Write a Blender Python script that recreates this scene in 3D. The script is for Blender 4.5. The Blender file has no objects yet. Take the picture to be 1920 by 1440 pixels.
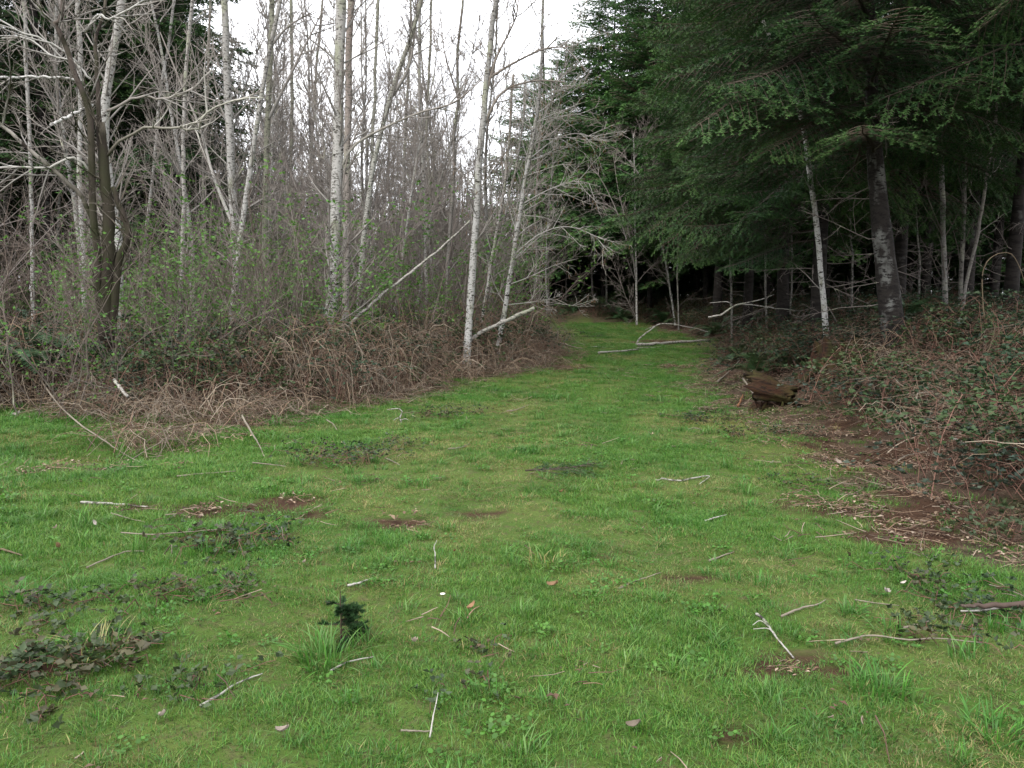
import bpy, math, random
import numpy as np
from mathutils import Vector, Matrix

SC = bpy.context.scene
COL = SC.collection
R = math.radians
rng = np.random.default_rng(11)

# ------------------------------------------------------------------ camera, sky, sun, exposure
F_PX = 1507.0            # focal length in pixels of the 1920 px wide photograph
CAM_Z = 1.6
PITCH = math.atan(160.0 / F_PX)
cam_data = bpy.data.cameras.new('camera')
cam_data.sensor_width = 36.0
cam_data.lens = 36.0 * F_PX / 1920.0
cam_data.clip_start = 0.05
cam_data.clip_end = 2000.0
cam = bpy.data.objects.new('camera', cam_data)
COL.objects.link(cam)
cam.location = (0, 0, CAM_Z)
cam.rotation_euler = (R(90) - PITCH, 0, 0)
SC.camera = cam

SUN_EL, SUN_AZ = R(50), R(215)      # high, behind the camera and to its left
world = bpy.data.worlds.new('World')
SC.world = world
world.use_nodes = True
wn, wl = world.node_tree.nodes, world.node_tree.links
wn.clear()
w_out = wn.new('ShaderNodeOutputWorld')
w_bg = wn.new('ShaderNodeBackground')
w_sky = wn.new('ShaderNodeTexSky')
w_sky.sky_type = 'NISHITA'
w_sky.sun_disc = False
w_sky.sun_elevation = SUN_EL
w_sky.sun_rotation = SUN_AZ
w_sky.dust_density = 3.0
w_tc = wn.new('ShaderNodeTexCoord')
w_no = wn.new('ShaderNodeTexNoise')
w_no.inputs['Scale'].default_value = 3.0
w_no.inputs['Detail'].default_value = 5.0
w_mr = wn.new('ShaderNodeMapRange')
w_mr.inputs['From Min'].default_value = 0.35
w_mr.inputs['From Max'].default_value = 0.65
w_mr.inputs['To Min'].default_value = 0.80
w_mr.inputs['To Max'].default_value = 0.97
w_mix = wn.new('ShaderNodeMix')
w_mix.data_type = 'RGBA'
w_mix.inputs['B'].default_value = (9.9, 10.0, 10.4, 1)     # the even cloud deck
wl.new(w_tc.outputs['Generated'], w_no.inputs['Vector'])
wl.new(w_no.outputs['Fac'], w_mr.inputs['Value'])
wl.new(w_mr.outputs['Result'], w_mix.inputs['Factor'])
wl.new(w_sky.outputs['Color'], w_mix.inputs['A'])
wl.new(w_mix.outputs['Result'], w_bg.inputs['Color'])
w_bg.inputs['Strength'].default_value = 0.12
wl.new(w_bg.outputs['Background'], w_out.inputs['Surface'])

sun_data = bpy.data.lights.new('sun', 'SUN')
sun_data.energy = 1.1
sun_data.angle = R(24)
sun_data.color = (1.0, 0.96, 0.90)
sun = bpy.data.objects.new('sun', sun_data)
COL.objects.link(sun)
sun.rotation_euler = (R(90) - SUN_EL, 0, R(180) - SUN_AZ)
sun.location = (0, 0, 40)

SC.view_settings.view_transform = 'Standard'
SC.view_settings.look = 'None'
SC.view_settings.gamma = 1.0
SC.view_settings.use_curve_mapping = False
SC.view_settings.exposure = 1.45
SC.render.engine = 'CYCLES'
SC.cycles.max_bounces = 5
SC.cycles.diffuse_bounces = 3
SC.cycles.glossy_bounces = 2
SC.cycles.transmission_bounces = 3
SC.cycles.use_denoising = True
SC.cycles.use_adaptive_sampling = True
SC.cycles.adaptive_threshold = 0.006
SC.cycles.denoising_prefilter = 'ACCURATE'
SC.cycles.caustics_reflective = False
SC.cycles.caustics_refractive = False

# ------------------------------------------------------------------ helpers
def ray(px, py):
    cx, cy = (px - 960.0) / F_PX, (720.0 - py) / F_PX
    return (cx, math.cos(PITCH) + cy * math.sin(PITCH), -math.sin(PITCH) + cy * math.cos(PITCH))

def at(px, py, Y):
    d = ray(px, py)
    t = Y / d[1]
    return np.array((d[0] * t, Y, CAM_Z + d[2] * t))

def vnoise(x, y, seed=0):
    """smooth value noise, 0..1, vectorised"""
    xi, yi = np.floor(x), np.floor(y)
    fx, fy = x - xi, y - yi
    fx, fy = fx * fx * (3 - 2 * fx), fy * fy * (3 - 2 * fy)
    def h(a, b):
        s = np.sin(a * 127.1 + b * 311.7 + seed * 74.7) * 43758.5453
        return s - np.floor(s)
    return ((h(xi, yi) * (1 - fx) + h(xi + 1, yi) * fx) * (1 - fy)
            + (h(xi, yi + 1) * (1 - fx) + h(xi + 1, yi + 1) * fx) * fy)

def fbm(x, y, seed=0):
    return 0.55 * vnoise(x, y, seed) + 0.3 * vnoise(x * 2.1, y * 2.1, seed + 1) + 0.15 * vnoise(x * 4.3, y * 4.3, seed + 2)

def sstep(a, b, v):
    t = np.clip((v - a) / (b - a), 0, 1)
    return t * t * (3 - 2 * t)

def base_rise(y):
    return 0.5 * sstep(14, 44, y)

def flat_hit(px, py):
    lo, hi = 0.5, 90.0
    for _ in range(40):
        m = 0.5 * (lo + hi)
        p = at(px, py, m)
        if p[2] > base_rise(m): lo = m
        else: hi = m
    p = at(px, py, lo)
    return p[0], p[1]

LEFT_EDGE = [(-700, 800), (-250, 785), (0, 775), (110, 768), (170, 800), (240, 835), (310, 852), (370, 832), (470, 803), (560, 783),
             (650, 772), (740, 758), (820, 742), (880, 718), (960, 704), (1040, 688), (1075, 664), (1055, 640), (1030, 624), (1005, 606)]
RIGHT_EDGE = [(1190, 606), (1250, 622), (1335, 640), (1325, 660), (1305, 690), (1303, 725), (1335, 765), (1440, 800), (1525, 850),
              (1560, 905), (1640, 970), (1735, 1035), (1900, 1065), (2300, 1090)]
POLY = np.array([(-9, -6)] + [flat_hit(*p) for p in LEFT_EDGE] + [flat_hit(*p) for p in RIGHT_EDGE] + [(7.0, 3.0), (7.5, -6)])

def poly_sd(x, y):
    """distance outside the grass (positive outside, negative inside)"""
    x, y = np.asarray(x, float), np.asarray(y, float)
    d = np.full(x.shape, 1e9)
    inside = np.zeros(x.shape, bool)
    n = len(POLY)
    for i in range(n):
        ax, ay = POLY[i]
        bx, by = POLY[(i + 1) % n]
        ex, ey = bx - ax, by - ay
        t = np.clip(((x - ax) * ex + (y - ay) * ey) / (ex * ex + ey * ey + 1e-12), 0, 1)
        d = np.minimum(d, np.hypot(x - ax - t * ex, y - ay - t * ey))
        c = ((ay > y) != (by > y)) & (x < (bx - ax) * (y - ay) / ((by - ay) if by != ay else 1e-9) + ax)
        inside ^= c
    return np.where(inside, -d, d)

MID = np.array([flat_hit(1000, 1439), flat_hit(1020, 1000), flat_hit(1080, 760), flat_hit(1160, 700), flat_hit(1180, 650), flat_hit(1100, 612)])
def side_right(x, y):
    cx = np.interp(y, MID[:, 1], MID[:, 0])
    return sstep(-0.6, 0.6, x - cx)

SPOTS = [flat_hit(*p) + r for p, r in (((205, 872), (0.42, 0.30)), ((360, 955), (1.0, 0.22)), ((560, 940), (0.4, 0.2)), ((1640, 850), (0.75, 0.9)), ((1660, 960), (0.55, 0.6)),
         ((1570, 805), (0.25, 0.3)), ((1290, 1085), (0.16, 0.1)), ((1420, 1265), (0.16, 0.06)), ((735, 980), (0.22, 0.15)), ((1120, 1040), (0.12, 0.08)), ((900, 960), (0.2, 0.13)),
         ((1720, 1010), (0.35, 0.25)), ((60, 880), (0.3, 0.2)), ((1060, 690), (0.5, 0.8)), ((1260, 690), (0.25, 0.9)), ((1230, 640), (0.8, 0.7)),
         ((1500, 1250), (0.2, 0.1)), ((1360, 1390), (0.12, 0.07)), ((430, 1010), (0.3, 0.15)), ((110, 1250), (0.14, 0.08)))]
def bare(x, y):
    """0..1: where the soil shows through the grass"""
    x, y = np.asarray(x, float), np.asarray(y, float)
    m = np.zeros(x.shape)
    w = 1.1 * (fbm(x * 3.4, y * 3.4, 5) - 0.5) * 2
    for cx, cy, rx, ry in SPOTS:
        q = np.hypot((x - cx) / rx, (y - cy) / ry) + w
        m = np.maximum(m, 1 - sstep(0.65, 1.15, q))
    return m

def height(x, y):
    x, y = np.asarray(x, float), np.asarray(y, float)
    sd = poly_sd(x, y)
    sr = side_right(x, y)
    bank = (1 - sr) * (0.30 * sstep(0, 2.5, sd) + 0.35 * sstep(4, 20, sd)) + sr * (0.85 * sstep(0.2, 4.2, sd) + 0.5 * sstep(5, 25, sd))
    bank = bank * sstep(3, 7, y)
    small = (fbm(x * 1.1, y * 1.1, 2) - 0.5) * 0.10 + (fbm(x * 4.0, y * 4.0, 9) - 0.5) * 0.045
    lumps = np.where(sd > 0, 1.0, 0.45)
    gx, gy = flat_hit(210, 845)
    dip = -0.16 * np.exp(-((x - gx) / 0.9) ** 2 - ((y - gy) / 0.6) ** 2)
    px_, py_ = flat_hit(1645, 850)
    dip = dip - 0.18 * np.exp(-((x - px_) / 0.5) ** 2 - ((y - py_) / 0.7) ** 2)
    rut = 0
    for off in (0.55, -0.85):
        cx = np.interp(y, MID[:, 1], MID[:, 0]) + off * np.clip(y / 10, 0.6, 1.3)
        rut = rut - 0.035 * np.exp(-((x - cx) / 0.16) ** 2)
    return base_rise(y) + bank + small * lumps + dip + rut * (sd < 0) * sstep(4, 8, y)

def hz(x, y):
    return float(height(np.array([x]), np.array([y]))[0])

def ground_at(px, py):
    """the point of the terrain that shows at a pixel of the photograph"""
    Ys = np.concatenate((np.arange(1.5, 14, 0.04), np.arange(14, 60, 0.15)))
    d = ray(px, py)
    t = Ys / d[1]
    X, Z = d[0] * t, CAM_Z + d[2] * t
    below = np.nonzero(Z <= height(X, Ys))[0]
    i = below[0] if len(below) else len(Ys) - 1
    return np.array((X[i], Ys[i], hz(X[i], Ys[i])))

# ---- mesh collector
class MB:
    def __init__(self):
        self.V, self.C, self.Q, self.T, self.n = [], [], [], [], 0
    def add(self, v, quads=None, tris=None, col=(1, 1, 1)):
        v = np.asarray(v, np.float32).reshape(-1, 3)
        c = np.asarray(col, np.float32)
        if c.ndim == 1: c = np.tile(c, (len(v), 1))
        self.V.append(v); self.C.append(c)
        if quads is not None and len(quads): self.Q.append(np.asarray(quads, np.int32).reshape(-1, 4) + self.n)
        if tris is not None and len(tris): self.T.append(np.asarray(tris, np.int32).reshape(-1, 3) + self.n)
        self.n += len(v)
    def merge(self, o, M=None, tint=None):
        """add another collector moved by a 4x4 matrix"""
        v, c, q, t = o.arrays()
        if M is not None:
            v = v @ M[:3, :3].T + M[:3, 3]
        self.add(v, q, t, c if tint is None else c * np.asarray(tint, np.float32))
    def arrays(self):
        v = np.concatenate(self.V) if self.V else np.zeros((0, 3), np.float32)
        c = np.concatenate(self.C) if self.C else np.zeros((0, 3), np.float32)
        q = np.concatenate(self.Q) if self.Q else np.zeros((0, 4), np.int32)
        t = np.concatenate(self.T) if self.T else np.zeros((0, 3), np.int32)
        return v, c, q, t
    def mesh(self, name, mat, smooth=True):
        v, c, q, t = self.arrays()
        me = bpy.data.meshes.new(name)
        me.vertices.add(len(v)); me.vertices.foreach_set('co', v.ravel())
        nl = len(q) * 4 + len(t) * 3
        me.loops.add(nl)
        me.loops.foreach_set('vertex_index', np.concatenate((q.ravel(), t.ravel())).astype(np.int32))
        me.polygons.add(len(q) + len(t))
        st = np.concatenate((np.arange(len(q)) * 4, len(q) * 4 + np.arange(len(t)) * 3)).astype(np.int32)
        me.polygons.foreach_set('loop_start', st)
        me.update(calc_edges=True)
        if smooth: me.polygons.foreach_set('use_smooth', np.ones(len(q) + len(t), bool))
        a = me.color_attributes.new('Col', 'FLOAT_COLOR', 'POINT')
        a.data.foreach_set('color', np.concatenate((c, np.ones((len(c), 1), np.float32)), 1).ravel())
        me.materials.append(mat)
        return me
    def build(self, name, mat, parent=None, smooth=True, loc=None):
        return put(name, self.mesh(name, mat, smooth), parent, loc)

def put(name, me, parent=None, loc=None):
    o = bpy.data.objects.new(name, me)
    COL.objects.link(o)
    if parent is not None: o.parent = parent
    if loc is not None: o.location = loc
    return o

def empty(name, loc=(0, 0, 0), rz=0.0):
    o = bpy.data.objects.new(name, None)
    o.empty_display_size = 0.2
    COL.objects.link(o)
    o.location = loc
    o.rotation_euler = (0, 0, rz)
    return o

def tag(o, label=None, cat=None, group=None, kind=None):
    if label: o['label'] = label
    if cat: o['category'] = cat
    if group: o['group'] = group
    if kind: o['kind'] = kind
    return o

def copy_tree(root, loc, rz, scale=1.0, tilt=(0, 0)):
    kids = [c for c in root.children]
    r = root.copy(); COL.objects.link(r)
    r.location = loc; r.rotation_euler = (tilt[0], tilt[1], rz)
    r.scale = (scale,) * 3 if np.isscalar(scale) else scale
    for ch in kids:
        c = ch.copy(); COL.objects.link(c); c.parent = r
    return r

def unit(v):
    v = np.asarray(v, float)
    return v / (np.linalg.norm(v) + 1e-12)

def tube(mb, pts, rad, k=5, col=(1, 1, 1), cap=False):
    P = np.asarray(pts, float)
    n = len(P)
    rad = np.asarray(rad, float) if not np.isscalar(rad) else np.full(n, rad)
    T = np.gradient(P, axis=0)
    T /= np.linalg.norm(T, axis=1)[:, None] + 1e-12
    ref = np.array((0.0, 0.0, 1.0)) if abs(T[:, 2].mean()) < 0.8 else np.array((1.0, 0.0, 0.0))
    U = np.cross(T, ref); U /= np.linalg.norm(U, axis=1)[:, None] + 1e-12
    W = np.cross(T, U)
    a = np.arange(k) * 2 * math.pi / k
    ring = U[:, None, :] * np.cos(a)[None, :, None] + W[:, None, :] * np.sin(a)[None, :, None]
    V = P[:, None, :] + ring * rad[:, None, None]
    V = V.reshape(-1, 3)
    i = np.arange(n - 1)[:, None] * k
    j = np.arange(k)[None, :]
    j2 = (j + 1) % k
    Q = np.stack((i + j, i + j2, i + k + j2, i + k + j), -1).reshape(-1, 4)
    c = np.asarray(col, float)
    if c.ndim == 2: c = np.repeat(c, k, axis=0)
    tr = None
    if cap:
        V = np.concatenate((V, P[:1], P[-1:]))
        if c.ndim == 2: c = np.concatenate((c, c[:1], c[-1:]))
        b = n * k
        jj = np.arange(k)
        tr = np.concatenate((np.stack((np.full(k, b), (jj + 1) % k, jj), -1),
                             np.stack((np.full(k, b + 1), (n - 1) * k + jj, (n - 1) * k + (jj + 1) % k), -1)))
    mb.add(V, Q, tr, c)

def spline(pts, n):
    """smooth curve through points (Catmull-Rom), n samples"""
    P = np.asarray(pts, float)
    if len(P) == 2:
        t = np.linspace(0, 1, n)[:, None]
        return P[0] * (1 - t) + P[1] * t
    Pe = np.concatenate(([2 * P[0] - P[1]], P, [2 * P[-1] - P[-2]]))
    s = np.linspace(0, len(P) - 1, n)
    i = np.minimum(s.astype(int), len(P) - 2)
    t = (s - i)[:, None]
    a, b, c, d = Pe[i], Pe[i + 1], Pe[i + 2], Pe[i + 3]
    return 0.5 * (2 * b + (c - a) * t + (2 * a - 5 * b + 4 * c - d) * t ** 2 + (3 * b - a - 3 * c + d) * t ** 3)

# ------------------------------------------------------------------ materials
def material(name):
    m = bpy.data.materials.new(name)
    m.use_nodes = True
    nt = m.node_tree
    nt.nodes.clear()
    out = nt.nodes.new('ShaderNodeOutputMaterial')
    return m, nt.nodes, nt.links, out

def nd(nodes, kind, **kw):
    n = nodes.new(kind)
    for k, v in kw.items():
        if k in n.inputs: n.inputs[k].default_value = v
        else: setattr(n, k, v)
    return n

def mixc(nodes, links, fac, a, b, mode='MIX'):
    n = nodes.new('ShaderNodeMix')
    n.data_type = 'RGBA'; n.blend_type = mode
    for s, v in (('Factor', fac), ('A', a), ('B', b)):
        if hasattr(v, 'links'): links.new(v, n.inputs[s])
        else: n.inputs[s].default_value = v if s == 'Factor' else (*v, 1)
    return n.outputs['Result']

def ramp(nodes, links, src, lo, hi, a=0.0, b=1.0):
    n = nodes.new('ShaderNodeMapRange')
    n.inputs['From Min'].default_value = lo; n.inputs['From Max'].default_value = hi
    n.inputs['To Min'].default_value = a; n.inputs['To Max'].default_value = b
    links.new(src, n.inputs['Value'])
    return n.outputs['Result']

def noise(nodes, links, vec, scale, detail=4.0, stretch=None, rough=0.55):
    if stretch is not None:
        mp = nodes.new('ShaderNodeMapping')
        mp.inputs['Scale'].default_value = stretch
        links.new(vec, mp.inputs['Vector']); vec = mp.outputs['Vector']
    n = nodes.new('ShaderNodeTexNoise')
    n.inputs['Scale'].default_value = scale; n.inputs['Detail'].default_value = detail; n.inputs['Roughness'].default_value = rough
    links.new(vec, n.inputs['Vector'])
    return n.outputs['Fac']

def leaf_material(name, tint_lo, tint_hi, nscale, trans=0.3, rough=0.55, spec=0.3, third=None):
    """foliage: vertex colour times a slow world-space variation"""
    m, N, L, out = material(name)
    at_ = nd(N, 'ShaderNodeAttribute', attribute_name='Col')
    geo = N.new('ShaderNodeNewGeometry')
    f1 = ramp(N, L, noise(N, L, geo.outputs['Position'], nscale, 3.0), 0.35, 0.65)
    tint = mixc(N, L, f1, tint_lo, tint_hi)
    if third:
        f2 = ramp(N, L, noise(N, L, geo.outputs['Position'], nscale * 2.7, 4.0), 0.52, 0.72)
        tint = mixc(N, L, f2, tint, third)
    c = mixc(N, L, 1.0, at_.outputs['Color'], tint, 'MULTIPLY')
    p = nd(N, 'ShaderNodeBsdfPrincipled', Roughness=rough)
    p.inputs['Specular IOR Level'].default_value = spec
    L.new(c, p.inputs['Base Color'])
    if trans > 0:
        t = N.new('ShaderNodeBsdfTranslucent')
        L.new(c, t.inputs['Color'])
        ms = nd(N, 'ShaderNodeMixShader', Fac=trans)
        L.new(p.outputs[0], ms.inputs[1]); L.new(t.outputs[0], ms.inputs[2])
        L.new(ms.outputs[0], out.inputs['Surface'])
    else:
        L.new(p.outputs[0], out.inputs['Surface'])
    return m

def bark_material(name, dark, lichen, mark=0.56, lichen_at=0.56, stretch=(5, 5, 22), bump=0.35, moss=None, rough=0.85, knots=False):
    m, N, L, out = material(name)
    at_ = nd(N, 'ShaderNodeAttribute', attribute_name='Col')
    tc = N.new('ShaderNodeTexCoord')
    v = tc.outputs['Object']
    a = noise(N, L, v, 1.0, 5.0, stretch, 0.65)
    b = noise(N, L, v, 2.2, 5.0, (1.6, 1.6, 1.0))
    d = noise(N, L, v, 38.0, 3.0)
    c = mixc(N, L, ramp(N, L, b, lichen_at, lichen_at + 0.12), at_.outputs['Color'], lichen)
    c = mixc(N, L, ramp(N, L, a, mark, mark + 0.07), c, dark)
    if knots:
        c = mixc(N, L, ramp(N, L, noise(N, L, v, 7.5, 3.0, (1, 1, 1.6)), 0.63, 0.67), c, (0.03, 0.026, 0.022))
    if moss:
        c = mixc(N, L, ramp(N, L, noise(N, L, v, 1.4, 6.0), 0.47, 0.6), c, moss)
    c = mixc(N, L, 0.35, c, mixc(N, L, d, (0.45, 0.45, 0.45), (1.4, 1.4, 1.4)), 'MULTIPLY')
    p = nd(N, 'ShaderNodeBsdfPrincipled', Roughness=rough)
    p.inputs['Specular IOR Level'].default_value = 0.15
    L.new(c, p.inputs['Base Color'])
    bp = nd(N, 'ShaderNodeBump', Strength=bump, Distance=0.02)
    L.new(a, bp.inputs['Height']); L.new(bp.outputs['Normal'], p.inputs['Normal'])
    L.new(p.outputs[0], out.inputs['Surface'])
    return m

M = {}
M['alder'] = bark_material('alder_bark', (0.07, 0.065, 0.055), (0.22, 0.225, 0.17), stretch=(14, 14, 30), mark=0.525, lichen_at=0.53, knots=True)
M['twig'] = bark_material('twig_bark', (0.12, 0.10, 0.085), (0.26, 0.26, 0.19), mark=0.62, lichen_at=0.60, bump=0.1)
M['mossy'] = bark_material('mossy_bark', (0.02, 0.016, 0.012), (0.10, 0.085, 0.065), mark=0.55, lichen_at=0.6, stretch=(9, 9, 3), moss=(0.028, 0.029, 0.014))
M['fir_bark'] = bark_material('fir_bark', (0.013, 0.011, 0.010), (0.085, 0.085, 0.078), mark=0.49, lichen_at=0.58, stretch=(4, 4, 16), bump=0.8)
M['pale_fir_bark'] = bark_material('pale_fir_bark', (0.014, 0.012, 0.011), (0.13, 0.13, 0.12), mark=0.50, lichen_at=0.53, stretch=(9, 9, 26), bump=1.0)
M['cane'] = bark_material('cane_bark', (0.06, 0.035, 0.025), (0.22, 0.17, 0.12), mark=0.66, lichen_at=0.66, bump=0.05)
M['rot'] = bark_material('rotten_wood', (0.014, 0.008, 0.005), (0.050, 0.030, 0.011), mark=0.50, lichen_at=0.56, stretch=(4, 30, 30), bump=1.0, moss=(0.036, 0.034, 0.009))
M['grass'] = leaf_material('grass_blades', (0.76, 0.95, 0.70), (1.20, 1.10, 0.95), 0.42, trans=0.35, rough=0.5, spec=0.3, third=(0.62, 0.76, 0.66))
M['needle'] = leaf_material('fir_needles', (0.75, 0.85, 0.8), (1.25, 1.15, 1.0), 0.35, trans=0.15, rough=0.6, spec=0.12)
M['leaf'] = leaf_material('bramble_leaves', (0.8, 0.9, 0.9), (1.3, 1.1, 0.95), 0.9, trans=0.15, rough=0.5, spec=0.22)
M['bud'] = leaf_material('young_leaves', (0.8, 0.9, 0.8), (1.2, 1.1, 1.0), 0.8, trans=0.35, rough=0.5, spec=0.3)
M['dead_leaf'] = leaf_material('dead_leaves', (0.7, 0.7, 0.7), (1.3, 1.2, 1.15), 1.7, trans=0.1, rough=0.7, spec=0.2)

# ground: grass soil, leaf litter and red soil laid out by two point attributes
gm, N, L, out = material('forest_floor')
geo = N.new('ShaderNodeNewGeometry')
pos = geo.outputs['Position']
ga = nd(N, 'ShaderNodeAttribute', attribute_name='turf')
ba = nd(N, 'ShaderNodeAttribute', attribute_name='soil')
n1 = noise(N, L, pos, 1.3, 6.0)
n2 = noise(N, L, pos, 9.0, 8.0, rough=0.7)
n3 = noise(N, L, pos, 46.0, 6.0, rough=0.7)
turf = mixc(N, L, ramp(N, L, n1, 0.35, 0.65), (0.042, 0.090, 0.014), (0.080, 0.115, 0.026))
turf = mixc(N, L, ramp(N, L, n2, 0.5, 0.68), turf, (0.085, 0.078, 0.036))
turf = mixc(N, L, ramp(N, L, n3, 0.52, 0.7), turf, (0.035, 0.03, 0.016))
lit = mixc(N, L, ramp(N, L, n2, 0.38, 0.62), (0.030, 0.021, 0.015), (0.085, 0.058, 0.040))
lit = mixc(N, L, ramp(N, L, n3, 0.55, 0.72), lit, (0.15, 0.115, 0.08))
lit = mixc(N, L, ramp(N, L, n1, 0.5, 0.68), lit, (0.035, 0.042, 0.016))
soil = mixc(N, L, ramp(N, L, n2, 0.35, 0.65), (0.030, 0.016, 0.010), (0.062, 0.034, 0.021))
soil = mixc(N, L, ramp(N, L, n3, 0.58, 0.72), soil, (0.14, 0.10, 0.065))
c = mixc(N, L, ga.outputs['Fac'], lit, turf)
c = mixc(N, L, ba.outputs['Fac'], c, soil)
p = nd(N, 'ShaderNodeBsdfPrincipled', Roughness=0.95)
p.inputs['Specular IOR Level'].default_value = 0.1
L.new(c, p.inputs['Base Color'])
bp = nd(N, 'ShaderNodeBump', Strength=0.8, Distance=0.03)
L.new(n3, bp.inputs['Height']); L.new(bp.outputs['Normal'], p.inputs['Normal'])
L.new(p.outputs[0], out.inputs['Surface'])
M['ground'] = gm

# ------------------------------------------------------------------ the ground, one sheet
def axis(lo, hi, flo, fhi, step, far):
    a = list(np.arange(flo, fhi, step))
    s, v = step, fhi
    while v < far:
        a.append(v); s *= 1.18; v += s
    a.append(far)
    s, v = step, flo - step
    while v > -far * 0.9:
        a.insert(0, v); s *= 1.18; v -= s
    a.insert(0, -far * 0.9)
    return np.array(a)
gx_ = axis(0, 0, -9, 9, 0.11, 420)
gy_ = axis(0, 0, 1.5, 27, 0.13, 420)
GX, GY = np.meshgrid(gx_, gy_)
fx_, fy_ = GX.ravel(), GY.ravel()
gz_ = height(fx_, fy_)
ny_, nx_ = GX.shape
idx = np.arange(ny_ * nx_).reshape(ny_, nx_)
gmb = MB()
gmb.add(np.stack((fx_, fy_, gz_), -1), np.stack((idx[:-1, :-1], idx[:-1, 1:], idx[1:, 1:], idx[1:, :-1]), -1).reshape(-1, 4))
ground = gmb.build('ground', M['ground'])
tag(ground, kind='structure')
sdg = poly_sd(fx_, fy_)
edge = sdg + (fbm(fx_ * 1.7, fy_ * 1.7, 3) - 0.5) * 0.9
a = ground.data.attributes.new('turf', 'FLOAT', 'POINT')
a.data.foreach_set('value', (1 - sstep(-0.15, 0.35, edge)).astype(np.float32))
a = ground.data.attributes.new('soil', 'FLOAT', 'POINT')
a.data.foreach_set('value', bare(fx_, fy_).astype(np.float32))

# ------------------------------------------------------------------ scattered stuff (one object each, geometry nodes)
def scatter(name, sources, xyz, rot, scl, pick, label):
    """ONE object of kind stuff: points that carry instances of a few source meshes"""
    src = bpy.data.collections.new(name + '_sources')
    for i, me in enumerate(sources):
        o = bpy.data.objects.new('%s_piece_%02d' % (name, i), me)
        src.objects.link(o)
    me = bpy.data.meshes.new(name)
    n = len(xyz)
    me.vertices.add(n)
    me.vertices.foreach_set('co', np.asarray(xyz, np.float32).ravel())
    for nm, typ, data, key in (('rot', 'FLOAT_VECTOR', rot, 'vector'), ('scl', 'FLOAT_VECTOR', scl, 'vector'), ('pick', 'INT', pick, 'value')):
        at_ = me.attributes.new(nm, typ, 'POINT')
        at_.data.foreach_set(key, np.asarray(data, np.int32 if typ == 'INT' else np.float32).ravel())
    o = put(name, me)
    tag(o, label, kind='stuff')
    ng = bpy.data.node_groups.new(name + '_scatter', 'GeometryNodeTree')
    ng.interface.new_socket('Geometry', in_out='INPUT', socket_type='NodeSocketGeometry')
    ng.interface.new_socket('Geometry', in_out='OUTPUT', socket_type='NodeSocketGeometry')
    gi, go = ng.nodes.new('NodeGroupInput'), ng.nodes.new('NodeGroupOutput')
    ci = ng.nodes.new('GeometryNodeCollectionInfo')
    ci.inputs['Collection'].default_value = src
    ci.inputs['Separate Children'].default_value = True
    ci.inputs['Reset Children'].default_value = True
    ip = ng.nodes.new('GeometryNodeInstanceOnPoints')
    ip.inputs['Pick Instance'].default_value = True
    for nm, typ, sock in (('rot', 'FLOAT_VECTOR', 'Rotation'), ('scl', 'FLOAT_VECTOR', 'Scale'), ('pick', 'INT', 'Instance Index')):
        na = ng.nodes.new('GeometryNodeInputNamedAttribute')
        na.data_type = typ
        na.inputs['Name'].default_value = nm
        ng.links.new([s for s in na.outputs if s.enabled and s.name == 'Attribute'][0], ip.inputs[sock])
    ng.links.new(gi.outputs[0], ip.inputs['Points'])
    ng.links.new(ci.outputs[0], ip.inputs['Instance'])
    ng.links.new(ip.outputs[0], go.inputs[0])
    md = o.modifiers.new('scatter', 'NODES')
    md.node_group = ng
    return o

def tuft(seed, n, rad, h0, h1, cols, width=0.0035, lean=0.5, seg=2):
    r = np.random.default_rng(seed)
    mb = MB()
    for i in range(n):
        a, q = r.uniform(0, 6.283), rad * math.sqrt(r.uniform())
        p = np.array((q * math.cos(a), q * math.sin(a), -0.01))
        b = a + r.normal(0, 0.9)
        h = r.uniform(h0, h1)
        ln = abs(r.normal(0, lean)) * h
        d = np.array((math.cos(b), math.sin(b), 0.0))
        w = np.array((-d[1], d[0], 0.0)) * width * r.uniform(0.6, 1.3)
        cc = np.array(cols[r.integers(len(cols))]) * r.uniform(0.75, 1.25)
        k = seg + 1
        t = np.linspace(0, 1, k)[:, None]
        c = p + d * ln * t ** 1.8 + np.array((0, 0, 1.0)) * h * (t - 0.25 * t ** 3 * min(1, ln / h))
        V = np.concatenate((c[:-1] - w * (1 - 0.35 * t[:-1]), c[:-1] + w * (1 - 0.35 * t[:-1]), c[-1:]))
        Q = [(j, seg + j, seg + j + 1, j + 1) for j in range(seg - 1)]
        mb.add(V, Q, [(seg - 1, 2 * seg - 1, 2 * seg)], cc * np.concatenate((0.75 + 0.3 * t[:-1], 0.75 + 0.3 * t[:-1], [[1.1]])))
    return mb

G1, G2, G3, G4, STRAW, BROWN = (0.076, 0.198, 0.032), (0.052, 0.148, 0.028), (0.128, 0.214, 0.046), (0.112, 0.202, 0.064), (0.27, 0.23, 0.11), (0.16, 0.115, 0.06)
lush = [G1, G1, G2, G2, G3, G3, G4]
mixed = [G1, G2, G3, G2, G4, STRAW, BROWN]
dry = [G3, STRAW, STRAW, BROWN, G4]
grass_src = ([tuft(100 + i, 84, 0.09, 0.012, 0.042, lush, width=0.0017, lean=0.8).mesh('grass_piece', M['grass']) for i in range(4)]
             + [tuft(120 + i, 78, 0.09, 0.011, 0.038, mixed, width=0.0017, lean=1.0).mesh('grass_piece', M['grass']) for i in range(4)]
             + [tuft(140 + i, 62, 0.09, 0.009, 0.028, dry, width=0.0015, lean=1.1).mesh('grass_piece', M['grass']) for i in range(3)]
             + [tuft(160 + i, 34, 0.055, 0.035, 0.095, [G1, G2, G4], width=0.0028, lean=0.9, seg=3).mesh('grass_piece', M['grass']) for i in range(2)])

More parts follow.
